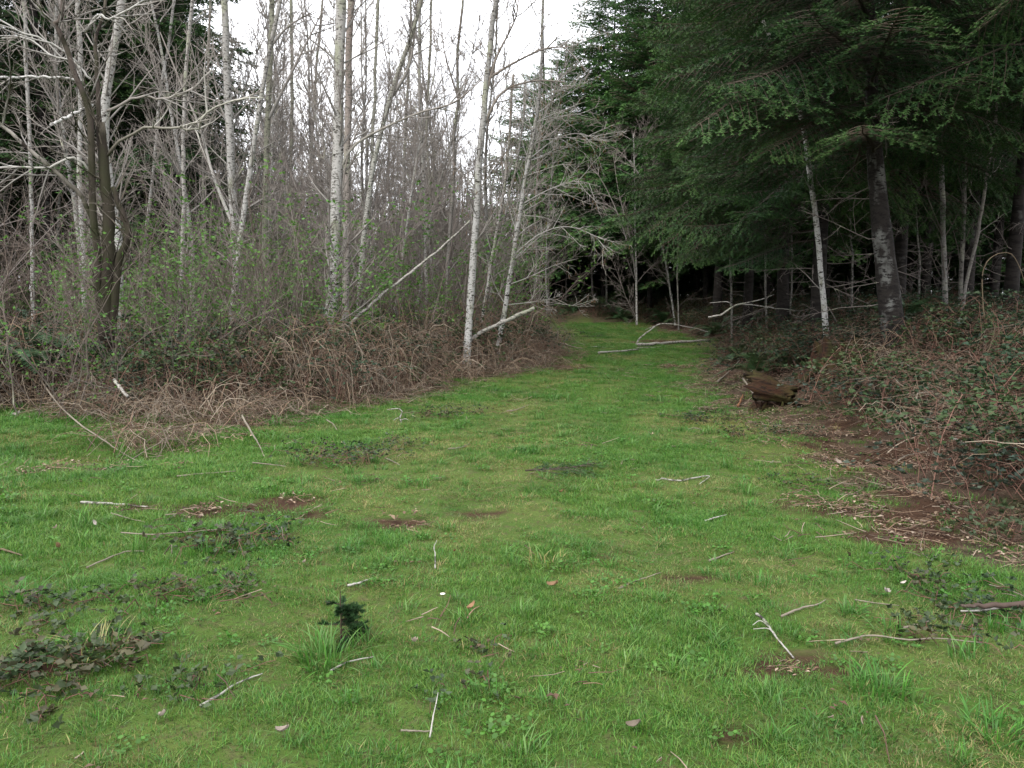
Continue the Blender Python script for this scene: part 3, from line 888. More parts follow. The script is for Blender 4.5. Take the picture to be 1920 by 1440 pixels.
def shrub(seed, H, stems, leafy=0, col=(0.07, 0.16, 0.03), c0=np.array((.125, .10, .085)), c1=np.array((.135, .11, .095)), lean=0.55, lsize=0.05, name='bare_shrub'):
    r = np.random.default_rng(seed)
    root = empty(name)
    sb = MB(); pts = []
    for i in range(stems):
        a = r.uniform(0, 6.283)
        p0 = (0.35 * r.normal(), 0.35 * r.normal(), -0.1)
        h_ = H * r.uniform(0.5, 1.0)
        d = (math.cos(a) * lean * r.uniform(0.2, 1.4), math.sin(a) * lean * r.uniform(0.2, 1.4), 1)
        cc = c0 * r.uniform(0.6, 1.5)
        q = wander(r, p0, d, h_, 9, 0.15, 0.02)
        t = np.linspace(0, 1, 9)
        tube(sb, q, r.uniform(0.006, 0.014) * (1 - 0.8 * t) + 0.001, 4, cc * (1 - t[:, None]) + c1 * t[:, None])
        for s in r.uniform(0.2, 1.0, 8):
            k = min(int(s * 8), 7)
            tw = wander(r, q[k], side_dir(r, unit(q[k + 1] - q[k]), r.uniform(0.4, 1.0)), h_ * r.uniform(0.1, 0.3), 4, 0.15, 0.03)
            tube(sb, tw, np.array((0.004, 0.003, 0.0025, 0.0015)), 3, c1 * r.uniform(0.7, 1.5))
            for w_ in tw[1:]: pts.append(w_)
            for e in range(2):
                tw2 = wander(r, tw[r.integers(1, 3)], side_dir(r, unit(tw[2] - tw[1]), 0.8), h_ * r.uniform(0.05, 0.13), 3, 0.15, 0.02)
                tube(sb, tw2, np.array((0.0025, 0.002, 0.0012)), 3, c1 * r.uniform(0.7, 1.4))
                pts.append(tw2[1]); pts.append(tw2[2])
    sb.build('stems', M['twig'], root)
    if leafy:
        lb = MB()
        pts = np.array(pts)
        pk = pts[r.integers(0, len(pts), leafy)] + r.normal(0, 0.008, (leafy, 3))
        leaf_quads(lb, r, pk, lsize, col)
        lb.build('leaves', M['bud'], root)
    return root
lsp = spread_spots(120, lambda x, y: off_track(x, y) > 1.6 and x > -0.66 * y - 2 and left_of(x, y) and x < 0.8, -22, 1.0, 11.3, 30, 0.7, 82)
place([shrub(400 + i, h_, 15, c0=np.array((.09, .068, .055)), c1=np.array((.115, .09, .075))) for i, h_ in enumerate((2.6, 3.4, 4.2, 3.0))], lsp[0::2], 'brown leafless many stemmed shrub in the thicket left of the track', 'shrub', 'leafless shrubs filling the thicket', 0.8, 1.25, 7)
place([shrub(420 + i, h_, 12, leafy=1500, lsize=0.062, col=(0.085, 0.19, 0.035), name='budding_shrub') for i, h_ in enumerate((2.6, 3.6, 4.4))], lsp[1::2], 'brown stemmed shrub just breaking into small bright green leaves', 'shrub', 'shrubs with first green leaves', 0.8, 1.2, 8)
tsp = spread_spots(85, lambda x, y: (x > -0.40 * y or (math.sin(x * 91.7 + y * 37.3) > 0.75)) and off_track(x, y) > 2.2 and x > -0.66 * y - 2 and left_of(x, y) and x < 0.9 and not (x > -2.5 and y > 43), -30, 1.0, 15, 46, 0.9, 88)
place([shrub(450 + i, h_, 16, c0=np.array((.20, .175, .16)), c1=np.array((.18, .155, .14)), lean=0.2, name='thicket_sapling') for i, h_ in enumerate((5.0, 6.5, 7.5, 5.8))], tsp, 'tall upright clump of leafless grey brown stems deep in the thicket', 'shrub', 'tall leafless clumps deep in the thicket', 0.8, 1.25, 17)
# dark leaning-stemmed shrub in front of the big white trunk
ds = shrub(440, 2.9, 11, leafy=420, c0=np.array((.07, .055, .045)), lean=0.6, name='budding_shrub')
q = ground_at(470, 668)
ds.location = (q[0], q[1] + 0.6, hz(q[0], q[1] + 0.6))
tag(ds, 'dark stemmed shrub spreading like a fan left of the biggest white trunk', 'shrub')

tg = [shrub(460 + i, h_, 14, leafy=700, lsize=0.05, c0=np.array((.085, .07, .058)), lean=0.45, name='budding_shrub') for i, h_ in enumerate((3.0, 3.8))]
for i, (px, dd, lab) in enumerate([(60, 11.6, 'dark stemmed leafing shrub at the left edge above the fern'), (140, 11.0, 'dark stemmed leafing shrub just left of the mossy tree'),
                                   (262, 11.2, 'dark stemmed leafing shrub just right of the mossy tree'), (330, 12.2, 'dark leafing shrub between the mossy tree and the crossing pale stems'),
                                   (400, 12.6, 'leafing shrub in front of the pale trunk with the second stem'), (550, 13.4, 'leafing shrub just left of the foot of the biggest white trunk')]):
    p = at(px, 600, dd)
    o = tg[i] if i < 2 else copy_tree(tg[i % 2], (0, 0, 0), 0)
    o.location = (p[0], p[1], hz(p[0], p[1])); o.rotation_euler = (0, 0, i * 1.3); o.scale = (0.95 + 0.05 * (i % 3),) * 3
    tag(o, lab, 'shrub', 'dark stemmed leafing shrubs at the front of the thicket')

# ------------------------------------------------------------------ conifers
NG1, NG2, NTIP = np.array((0.016, 0.040, 0.019)), np.array((0.022, 0.053, 0.019)), np.array((0.060, 0.118, 0.034))
def needles(mb, r, P0, D, Ls, k, nl, w, col, ups=(0, 0, 1)):
    """k needles (or needle bunches) along each of many twigs, on both sides and on top"""
    P0, D, Ls, col = np.asarray(P0), np.asarray(D), np.asarray(Ls), np.asarray(col)
    n = len(P0)
    side = np.cross(D, np.asarray(ups, float)); side /= np.linalg.norm(side, axis=1)[:, None] + 1e-9
    up = np.cross(side, D)
    t = (np.arange(k) + 0.5) / k
    B = P0[:, None, :] + D[:, None, :] * (Ls[:, None] * t[None, :])[..., None]
    sg = np.where(np.arange(k) % 2 == 0, 1.0, -1.0)[None, :, None]
    top = (np.arange(k) % 5 == 4)[None, :, None]
    dirn = D[:, None, :] * 0.62 + np.where(top, up[:, None, :] * 0.7, side[:, None, :] * sg * 0.78 + up[:, None, :] * r.normal(0.05, 0.25, (n, k, 1)))
    dirn = dirn + r.normal(0, 0.10, (n, k, 3))
    dirn /= np.linalg.norm(dirn, axis=2)[..., None]
    ln = nl * r.uniform(0.7, 1.25, (n, k, 1)) * (1 - 0.35 * t[None, :, None])
    hw = D[:, None, :] * w * 0.5
    V = np.stack((B - hw, B + hw, B + dirn * ln), 2).reshape(-1, 3)
    T = np.arange(n * k * 3).reshape(-1, 3)
    c = np.repeat(col[:, None, :] * r.uniform(0.75, 1.25, (n, k, 1)), 3, axis=1).reshape(-1, 3)
    c = np.repeat((col[:, None, :] * r.uniform(0.75, 1.25, (n, k, 1))).reshape(-1, 1, 3), 3, axis=1).reshape(-1, 3)
    mb.add(V, None, T, c)

def bough(seed, L=2.2, fine=True, droop=0.25, lift=0.1, hang=0.25):
    """one fir bough along +X: wood and needles"""
    r = np.random.default_rng(seed)
    mb = MB()
    n = 14
    t = np.linspace(0, 1, n)
    P = np.stack((L * t * (1 - 0.06 * t), 0.06 * L * np.cumsum(r.normal(0, 0.25, n)) / 3, L * (lift * t - droop * t ** 1.6 + 0.10 * t ** 4)), -1)
    wood = np.array((0.05, 0.04, 0.033))
    tube(mb, P, 0.016 * L / 2.2 * (1 - t) + 0.003, 4 if fine else 3, wood)
    step = 0.085 if fine else 0.17
    p0, d0, l0, c0 = [], [], [], []
    for j, s in enumerate(np.arange(0.10, 1.0, step / L)):
        i = min(int(s * (n - 1)), n - 2)
        q = P[i] + (P[i + 1] - P[i]) * (s * (n - 1) - i)
        tan = unit(P[i + 1] - P[i])
        for sg in (1, -1):
            l2 = L * 0.34 * (1 - s) ** 0.75 * min(1.0, s * 5 + 0.35) * r.uniform(0.7, 1.25) + 0.10
            d = unit(tan * r.uniform(0.6, 0.95) + np.array((0, sg, 0)) * r.uniform(0.75, 1.0) + np.array((0, 0, r.normal(0.02, 0.12))))
            m = 6
            tt = np.linspace(0, 1, m)
            S = q + d * (l2 * tt)[:, None] + np.array((0, 0, -1.0)) * (hang * l2 * tt ** 1.7)[:, None]
            if fine: tube(mb, S, 0.0045 * (1 - tt) + 0.0015, 3, wood * 1.2)
            else: tube(mb, S[[0, 3, 5]], np.array((0.006, 0.005, 0.002)), 3, wood * 1.2)
            st = 0.055 if fine else 0.13
            for k, u in enumerate(np.arange(0.12, 1.0, st / l2)):
                a = min(int(u * (m - 1)), m - 2)
                e = S[a] + (S[a + 1] - S[a]) * (u * (m - 1) - a)
                tn = unit(S[a + 1] - S[a])
                sd_ = unit(np.cross(tn, (0, 0, 1.0)))
                d3 = unit(tn * 0.8 + sd_ * (1 if k % 2 else -1) * r.uniform(0.5, 0.9) + np.array((0, 0, r.normal(-0.12, 0.2))))
                if fine and s < 0.34 and r.uniform() < 0.55: continue      # bare inner twigs
                p0.append(e); d0.append(d3)
                l0.append(r.uniform(0.07, 0.14) * (1 if fine else 1.7) * (1 - 0.35 * u) + 0.02)
                f = min(1.0, max(0.0, 0.5 * s + 0.7 * u - 0.35)) * r.uniform(0.2, 1.0)
                c0.append((NG1 if r.uniform() < 0.5 else NG2) * (1 - f) + NTIP * f)
            p0.append(S[-2]); d0.append(unit(S[-1] - S[-2])); l0.append(0.12); c0.append(NG2 * 0.5 + NTIP * 0.5)
    if fine: needles(mb, r, p0, d0, l0, 14, 0.033, 0.013, c0)
    else: needles(mb, r, p0, d0, l0, 9, 0.085, 0.042, c0)
    return mb

def dead_branch(seed, L=1.6):
    r = np.random.default_rng(seed)
    mb = MB()
    spray(mb, r, (0, 0, 0), (1, 0, 0.05), L, 0.011, 2, -0.03, np.array((.15, .13, .115)), np.array((.12, .10, .09)), 0.7)
    return mb

fine_boughs = [bough(500 + i, 2.2, True, *q).mesh('fir_bough', M['needle']) for i, q in enumerate(((0.28, 0.10, 0.22), (0.42, 0.16, 0.30), (0.20, 0.02, 0.20), (0.55, 0.18, 0.45), (0.35, 0.22, 0.30), (0.62, 0.10, 0.55), (0.30, 0.20, 0.60)))]
dead_meshes = [dead_branch(520 + i, L_).mesh('dead_branch', M['twig']) for i, L_ in enumerate((1.3, 1.8, 2.3, 1.6))]
coarse = [bough(530 + i, 2.2, False, *q) for i, q in enumerate(((0.30, 0.10, 0.3), (0.45, 0.15, 0.35), (0.22, 0.05, 0.25)))]

def near_fir(label, x, y, H, r0, hb, Lmax, group, seed, nb=54, ndead=10, path=None, toward=(), bark='fir_bark', c0=(0.024, 0.0205, 0.018), Llow=None):
    r = np.random.default_rng(seed)
    z0 = hz(x, y)
    root = tag(empty('fir_tree', (x, y, z0)), label, 'fir tree', group)
    n = 24
    if path is None:
        P = wander(r, (0, 0, -0.3), (r.normal(0, .015), r.normal(0, .015), 1), H + 0.3, n, 0.008, 0.02)
    else:
        P = spline(path, n)
    t = np.linspace(0, 1, n)
    tb = MB()
    rad = r0 * (1 - t) ** 0.8 + 0.01 + r0 * 0.4 * np.exp(-t * n / 1.4)
    tube(tb, P, rad * r.uniform(0.95, 1.05, n), 12, np.array(c0) * np.ones((n, 1)))
    tb.build('trunk', M[bark], root)
    zs = P[:, 2]
    def onto(h):
        return np.array([np.interp(h, zs, P[:, k]) for k in range(3)])
    nb = int(nb * 1.75)
    for i in range(nb):
        u = (i + r.uniform(0, 1)) / nb
        h = hb + (H - 0.4 - hb) * u ** 1.25
        L_ = Lmax * (1 - (h - hb) / (H - hb)) ** 0.75 * r.uniform(0.75, 1.12) + 0.25
        if Llow is not None and u < 0.25: L_ *= Llow
        az = i * 2.399 + r.normal(0, 0.35)
        o = put('bough', fine_boughs[r.integers(7)], root)
        o.location = onto(h)
        s = L_ / 2.2
        o.scale = (s, s * 1.15, s)
        o.rotation_euler = (r.normal(0, 0.28), r.normal(0.10, 0.17) - 0.6 * u, az)
    for h, L_, az in toward:                 # boughs the photograph shows reaching toward the track
        o = put('bough', fine_boughs[r.integers(7)], root)
        o.location = onto(h)
        s = L_ / 2.2
        o.scale = (s, s * 1.2, s)
        o.rotation_euler = (r.normal(0, 0.1), r.normal(0.0, 0.06), az)
    for i in range(ndead):
        h = 0.9 + (hb + 0.8 - 0.9) * (i + r.uniform()) / ndead
        o = put('dead_branch', dead_meshes[r.integers(4)], root)
        o.location = onto(h)
        s = r.uniform(0.5, 1.1)
        o.scale = (s, s, s)
        o.rotation_euler = (r.uniform(0, 6), r.normal(0.15, 0.15), r.uniform(0, 6.283))
    return root

NF = 'big firs along the right side of the track'
Yb = 12.5
pp = photo_path([(1672, 600), (1661, 500), (1650, 400), (1641, 300), (1636, 200), (1631, 0), (1624, -500)], Yb)
fx, fy = pp[1][0], pp[1][1]
fz = hz(fx, fy)
pp = pp - (fx, fy, fz)
top = pp[-1] + (pp[-1] - pp[-2]) * 1.2; top[2] = 21
near_fir('biggest fir trunk, dark with pale flaky bark marks, standing behind the stump and brambles', fx, fy, 21.0, 0.20, 3.5, 3.1, NF, 601, 62, 16, path=np.vstack((pp, top)), toward=[(3.15, 3.0, R(-118)), (3.7, 3.3, R(-142)), (4.1, 3.4, R(-160)), (4.3, 3.2, R(-128)), (4.8, 3.6, R(-148)), (5.0, 3.5, R(-172)), (5.3, 3.5, R(-120)), (5.7, 3.7, R(-155)), (6.2, 3.5, R(-135)), (6.8, 3.5, R(-165)), (4.5, 2.8, R(-75)), (5.6, 3.0, R(-60)), (6.4, 3.2, R(-95))], bark='pale_fir_bark')
near_fir('fir with long low boughs hanging over the slender white trunk', 6.3, 16.6, 19.0, 0.13, 3.4, 3.4, NF, 602, 64, 22, toward=[(2.3, 2.3, R(-165)), (2.7, 2.9, R(170)), (3.0, 2.9, R(-140)), (3.2, 2.7, R(-110)), (2.5, 2.2, R(140)), (3.3, 3.0, R(-155))])
near_fir('fir whose sloping boughs reach furthest over the grass track', 6.9, 20.5, 18.5, 0.14, 4.3, 3.9, NF, 603, 66, 20, toward=[(2.5, 2.4, R(-160)), (2.9, 2.9, R(178)), (3.3, 3.1, R(-135)), (3.6, 3.3, R(-175)), (2.2, 2.0, R(-110)), (3.8, 3.4, R(-150))])
near_fir('fir standing just outside the right edge with boughs reaching into view', 8.9, 11.0, 18.0, 0.17, 4.2, 3.4, NF, 604, 54, 12)
near_fir('dark fir at the right edge in front of the gaps of sky', 9.6, 15.6, 17.0, 0.11, 4.4, 2.6, NF, 605, 48, 20)
near_fir('fir behind the biggest trunk and a little to its right', 8.6, 18.0, 18.5, 0.13, 3.9, 3.1, NF, 606, 56, 24, toward=[(2.6, 2.2, R(-130)), (3.1, 2.6, R(-170)), (3.4, 2.6, R(-90)), (2.3, 1.9, R(160))])
near_fir('fir at the middle of the right hand tree wall with drooping lighter boughs', 7.4, 25.3, 18.0, 0.14, 4.6, 4.1, NF, 607, 74, 22, toward=[(2.8, 2.4, R(-150)), (3.3, 2.8, R(175)), (3.7, 3.2, R(-170)), (4.0, 3.3, R(-130))])
near_fir('fir on the right of the bend whose top leans into the sky gap', 7.9, 31.0, 17.0, 0.15, 5.0, 4.2, NF, 608, 74, 6)
near_fir('slim fir between two larger firs at the upper right', 11.5, 20.5, 18.0, 0.12, 4.0, 2.7, NF, 609, 48, 18)
near_fir('fir high over the right corner of the view', 6.9, 8.2, 16.5, 0.15, 5.4, 2.7, NF, 610, 44, 8)

def far_fir(seed, H, hb, Lmax, nb, light=1.0, shape=0.8):
    r = np.random.default_rng(seed)
    root = empty('fir_tree')
    n = 10
    P = wander(r, (0, 0, -0.3), (0, 0, 1), H + 0.2, n, 0.01, 0.02)
    t = np.linspace(0, 1, n)
    tb = MB()
    tube(tb, P, (0.0075 * H) * (1 - t) ** 0.8 + 0.01, 7, np.array((0.028, 0.025, 0.022)) * np.ones((n, 1)))
    for i in range(int(hb * 5)):                         # dead snags on the bare lower trunk
        h = r.uniform(0.4, 1.0) * hb
        q = np.array((np.interp(h, P[:, 2], P[:, 0]), np.interp(h, P[:, 2], P[:, 1]), h))
        a = r.uniform(0, 6.283)
        tube(tb, wander(r, q, (math.cos(a), math.sin(a), 0.1), r.uniform(0.5, 1.6), 5, 0.12, -0.06), np.linspace(0.010, 0.003, 5), 3, np.array((0.12, 0.105, 0.09)))
    tb.build('trunk', M['fir_bark'], root)
    cb = MB()
    for i in range(nb):
        u = (i + r.uniform(0, 1)) / nb
        h = hb + (H - 0.2 - hb) * u ** 1.1
        L_ = Lmax * (1 - (h - hb) / (H - hb)) ** shape * r.uniform(0.7, 1.15) + 0.22
        az = i * 2.399 + r.normal(0, 0.3)
        s = L_ / 2.2
        Mx = Matrix.Translation((np.interp(h, P[:, 2], P[:, 0]), np.interp(h, P[:, 2], P[:, 1]), h)) @ Matrix.Rotation(az, 4, 'Z') @ Matrix.Rotation(r.normal(0.06, 0.12) - 0.6 * u, 4, 'Y') @ Matrix.Diagonal((s, max(0.5, s), max(0.5, s), 1))
        cb.merge(coarse[r.integers(3)], np.array(Mx), light * r.uniform(0.85, 1.15))
    cb.build('crown', M['needle'], root)
    return root
tall = [far_fir(620 + i, *q) for i, q in enumerate(((17, 3.2, 3.3, 112), (19, 4.2, 3.3, 116), (15, 1.8, 3.1, 112), (18, 5.0, 3.0, 100)))]
young = [far_fir(640 + i, *q) for i, q in enumerate(((5.5, 0.4, 1.8, 64, 1.1), (7.5, 0.8, 2.2, 76), (4.2, 0.2, 1.6, 56, 1.25)))]

full = [far_fir(660 + i, *q) for i, q in enumerate(((16.5, 3.6, 4.3, 235, 1.9, 0.5), (14.5, 3.0, 4.0, 215, 2.1, 0.5)))]
bend = [(4.9, 43.5), (2.9, 47.0), (6.8, 40.0), (1.2, 51.5), (8.6, 36.0), (5.6, 49.0), (9.6, 42.0), (11.0, 31.0), (8.8, 50.0), (12.5, 38.0)]
place(full, bend, 'full bushy fir closing the view at the bend of the track', 'fir tree', 'bushy firs at the bend', 0.92, 1.06, 19, 0.015)
# each bend fir named by where it shows: px of its trunk in the photograph decides the order from the sky gap to the right
bf = sorted([o for o in COL.objects if o.get('group') == 'bushy firs at the bend'], key=lambda o: o.location.x / o.location.y)
for o, lab in zip(bf, ['bushy fir nearest the gap of sky, leftmost at the bend', 'bushy fir second from the gap of sky at the bend', 'bushy fir third from the gap of sky at the bend, set farther back',
                       'pointed bushy fir whose tip stands highest beside the gap of sky', 'bushy fir right behind the lone white sapling', 'bushy fir behind the thin leaning sapling', 'bushy fir seventh from the gap of sky, half hidden',
                       'bushy fir behind the arched fallen branch', 'bushy fir behind the right end of the long pale log', 'rightmost bushy fir of the bend, deep in the shade']):
    o['label'] = lab
rt = spread_spots(66, lambda x, y: off_track(x, y) > 2.6 and not left_of(x, y) and x < 0.7 * y + 5 and x > 0.16 * y and not (0.60 < x / y < 0.635), 8, 42, 20, 62, 2.0, 83)
lt = spread_spots(38, lambda x, y: -0.78 * y < x < -0.40 * y, -40, -9, 21, 48, 2.2, 84)
place(tall, rt, 'tall dark fir in the shaded wood right of the track', 'fir tree', 'firs of the dark wood on the right', 0.85, 1.12, 9, 0.015)
for k in range(4): tall[k] = copy_tree(tall[k], (0, 0, 0), 0)
place(tall, lt, 'tall dark fir behind the bare trees at the far left', 'fir tree', 'firs behind the bare trees on the left', 0.9, 1.15, 10, 0.015)
yr = spread_spots(85, lambda x, y: off_track(x, y) > 3.5 and not left_of(x, y) and x < 0.7 * y + 3, 1, 46, 37, 66, 1.6, 85) + [(11, 52), (12.2, 54), (13, 51), (10.4, 56), (12, 58), (14, 55), (11.6, 49.5)]
yc = [(3.2, 53.5), (4.4, 55.5), (5.6, 53), (2.0, 55), (6.8, 56), (0.8, 57), (-0.5, 55), (8.2, 55), (3.8, 58), (7.4, 52.5), (1.4, 53.6), (-1.8, 57), (9.6, 53)] + spread_spots(40, lambda x, y: off_track(x, y) > 3 and -0.36 * y < x < 0.16 * y, -20, 10, 49, 64, 1.5, 86)
place(young, yr, 'young bushy fir under the tall firs right of the track', 'fir tree', 'young firs under the tall firs', 0.8, 1.3, 11, 0.03)
for k in range(3): young[k] = copy_tree(young[k], (0, 0, 0), 0)
place(young, yc, 'young bushy fir far behind the bare thicket', 'fir tree', 'young firs beyond the thicket', 0.8, 1.25, 12, 0.03)

# the wood goes on beyond what one could count
fr = np.random.default_rng(87)
px_, py_, ps_, pk_ = [], [], [], []
crowns = [o.children[1].data for o in tall] + [o.children[1].data for o in young]
while len(px_) < 1500:
    x, y = fr.uniform(-75, 85), fr.uniform(58, 95)
    if fr.uniform() < 0.45: x = y * fr.uniform(-0.44, 0.05)
    a = x / y
    if a > 0.03 or a < -0.42:
        k, s = int(fr.choice([0, 1, 2, 3, 4, 5, 6, 4, 5, 6, 4, 5, 6, 6, 6])), fr.uniform(0.9, 1.3)
    else:
        k, s = int(fr.integers(4, 7)), fr.uniform(1.1, 1.75)
    px_.append(x); py_.append(y); ps_.append(s); pk_.append(k)
px_, py_, ps_ = np.array(px_), np.array(py_), np.array(ps_)
nn = len(px_)
scatter('far_forest', crowns, np.stack((px_, py_, height(px_, py_) - 0.6), -1), np.stack((np.zeros(nn), np.zeros(nn), fr.uniform(0, 6.28, nn)), -1), np.stack((ps_, ps_, ps_), -1), pk_, 'dark mass of firs far beyond the bend')

# ------------------------------------------------------------------ ferns
def frond(seed, L=0.75):
    r = np.random.default_rng(seed)
    mb = MB()
    n = 12
    t = np.linspace(0, 1, n)
    P = np.stack((L * 0.85 * t, np.zeros(n), L * (0.75 * t - 0.72 * t ** 2.1)), -1)
    tube(mb, P, 0.004 * (1 - t) + 0.001, 3, (0.07, 0.075, 0.03))
    V, T = [], []
    for s in np.linspace(0.10, 0.98, 26):
        i = min(int(s * (n - 1)), n - 2)
        q = P[i] + (P[i + 1] - P[i]) * (s * (n - 1) - i)
        tn = unit(P[i + 1] - P[i])
        ll = L * 0.17 * math.sin(math.pi * min(1, s * 0.85 + 0.12)) ** 0.8 + 0.012
        for sg in (1, -1):
            d = unit(np.array((0, sg, 0)) + tn * 0.35 + np.array((0, 0, r.normal(-0.12, 0.1))))
            w = tn * 0.011
            b = len(V)
            V += [q - w, q + w, q + d * ll * 0.55 + w * 0.8, q + d * ll, q + d * ll * 0.55 - w * 0.8]
            T += [(b, b + 1, b + 2), (b, b + 2, b + 4), (b + 4, b + 2, b + 3)]
    c = np.array((0.030, 0.068, 0.028))
    mb.add(np.array(V), None, T, c * r.uniform(0.8, 1.2, (len(V), 1)))
    return mb.mesh('frond', M['leaf'])
fronds = [frond(700 + i, l_) for i, l_ in enumerate((0.75, 0.9, 0.62))]
def fern(px, py, D, label, group, size=1.0, seed=0, lift=0.0):
    r = np.random.default_rng(seed + 700)
    p = at(px, py, D)
    z = hz(p[0], p[1])
    root = tag(empty('sword_fern', (p[0], p[1], z + lift)), label, 'fern', group)
    for i in range(15):
        o = put('frond', fronds[r.integers(3)], root)
        o.rotation_euler = (r.normal(0, 0.2), r.normal(-0.1, 0.25), i * 2.399 + r.normal(0, 0.2))
        s = size * r.uniform(0.75, 1.15)
        o.scale = (s, s, s)
FG = 'ferns at the wood edge'
for i, a_ in enumerate([
        (25, 600, 12.0, 'large grey green fern at the left edge above the brambles', 1.25, 0.55),
        (75, 590, 12.8, 'fern right next to the large grey green fern at the left edge', 1.1, 0.55),
        (180, 590, 12.6, 'small fern at the foot of the dark mossy tree', 0.9, 0.5),
        (1130, 600, 41.0, 'wide dark fern at the far bend left of the lone white sapling', 2.1, 0),
        (1070, 600, 42.0, 'dark fern in the shade at the left end of the far bend', 1.9, 0),
        (1165, 605, 39.0, 'dark fern touching the lone white sapling', 1.6, 0),
        (1245, 605, 36.0, 'fern under the thin leaning sapling at the far bend', 1.6, 0),
        (1290, 605, 33.0, 'fern in the shade behind the arched fallen branch', 1.5, 0),
        (1345, 610, 29.0, 'fern behind the right end of the long log on the grass', 1.4, 0),
        (1420, 690, 14.6, 'mossy dark fern behind the rotten log end', 1.0, 0.05),
        (1385, 655, 19.0, 'fern in the shade above the strewn dead leaves on the right bank', 1.2, 0.05),
        (1465, 640, 17.5, 'fern between the hanging white branch and the red stump', 1.2, 0.1),
        (1500, 690, 14.2, 'fern tucked against the red stump on its left side', 0.9, 0.1),
        (1700, 610, 13.6, 'fern right of the biggest fir trunk above the brambles', 1.1, 0.45),
        (1010, 590, 38.0, 'fern at the near side of the bend beyond the slim leaning white tree', 1.6, 0)]):
    fern(a_[0], a_[1], a_[2], a_[3], FG, a_[4], i, a_[5])

# ------------------------------------------------------------------ brambles, canes, litter
TAN = [(0.22, 0.165, 0.115), (0.16, 0.108, 0.074), (0.105, 0.075, 0.054), (0.26, 0.215, 0.165), (0.085, 0.055, 0.040), (0.18, 0.15, 0.12)]
def cane_clump(seed, n, spread, h0, h1, cols, rad=0.0042, out=0.7):
    r = np.random.default_rng(seed)
    mb = MB()
    for i in range(n):
        a = r.uniform(0, 6.283)
        p0 = np.array((r.normal(0, spread), r.normal(0, spread), -0.05))
        h, L = r.uniform(h0, h1), r.uniform(0.5, 1.0) * out
        t = np.linspace(0, 1, 8)
        d = np.array((math.cos(a), math.sin(a), 0))
        top_ = r.uniform(0.35, 0.75)
        P = p0 + d * (L * t)[:, None] + np.array((0, 0, 1.0)) * (h * (1 - ((t - top_) / max(top_, 1 - top_)) ** 2) - h * (1 - (top_ / max(top_, 1 - top_)) ** 2) * (1 - t))[:, None]
        P[1:] += r.normal(0, 0.022, (7, 3))
        P[:, 2] = np.maximum(P[:, 2], -0.05)
        tube(mb, P, rad * r.uniform(0.45, 1.75) * (1 - 0.6 * t), 3, np.array(cols[r.integers(len(cols))]) * r.uniform(0.75, 1.25))
    return mb
def bramble_clump(seed, n, spread, h0, h1, leaves, size, cols, cane=(0.11, 0.06, 0.045), out=0.8):
    """green-leaved canes: three leaflets to a leaf"""
    r = np.random.default_rng(seed)
    wood, mb = MB(), MB()
    pts = []
    for i in range(n):
        a = r.uniform(0, 6.283)
        p0 = np.array((r.normal(0, spread), r.normal(0, spread), -0.05))
        h, L = r.uniform(h0, h1), r.uniform(0.3, 1.0) * out
        t = np.linspace(0, 1, 8)
        P = p0 + np.array((math.cos(a), math.sin(a), 0)) * (L * t)[:, None] + np.array((0, 0, 1.0)) * (h * np.sin(math.pi * t * 0.72))[:, None]
        P[1:] += r.normal(0, 0.02, (7, 3))
        tube(wood, P, 0.0038 * (1 - 0.6 * t), 3, np.array(cane) * r.uniform(0.7, 1.6))
        for s in r.uniform(0.25, 1.0, leaves):
            k = min(int(s * 7), 6)
            c = P[k] + (P[k + 1] - P[k]) * (s * 7 - k)
            st = unit(r.normal(0, 1, 3) + np.array((0, 0, 0.6))) * r.uniform(0.03, 0.07)
            for e in range(3): pts.append(c + st)
    leaf_quads(mb, r, np.array(pts), size, cols[seed % len(cols)], fold=0.5)
    return wood, mb
def two_mat(wood, mb, name):
    """canes and leaves in one mesh with two materials"""
    me = MB(); me.merge(wood); nq = len(me.arrays()[2])
    vq = wood.arrays()[2]
    me2 = MB(); me2.merge(wood); me2.merge(mb)
    m = me2.mesh(name, M['cane'])
    m.materials.append(M['leaf'])
    nqt = len(vq)
    mi = np.zeros(len(m.polygons), np.int32); mi[nqt:] = 1
    m.polygons.foreach_set('material_index', mi)
    return m

def px_box(*q):
    return [flat_hit(*p) for p in q]

dead_src = [cane_clump(800 + i, 55, 0.30, h0, h1, TAN, out=o_).mesh('cane_piece', M['cane']) for i, (h0, h1, o_) in enumerate(((0.10, 0.45, 0.8), (0.15, 0.6, 1.0), (0.05, 0.3, 0.9), (0.2, 0.75, 1.1), (0.04, 0.18, 0.8)))]
green_src = [two_mat(*bramble_clump(820 + i, 20, 0.25, h0, h1, 7, 0.052, [(0.026, 0.048, 0.026), (0.036, 0.062, 0.024), (0.030, 0.044, 0.032)]), 'bramble_piece') for i, (h0, h1) in enumerate(((0.35, 0.8), (0.25, 0.6), (0.45, 1.05), (0.2, 0.45)))]

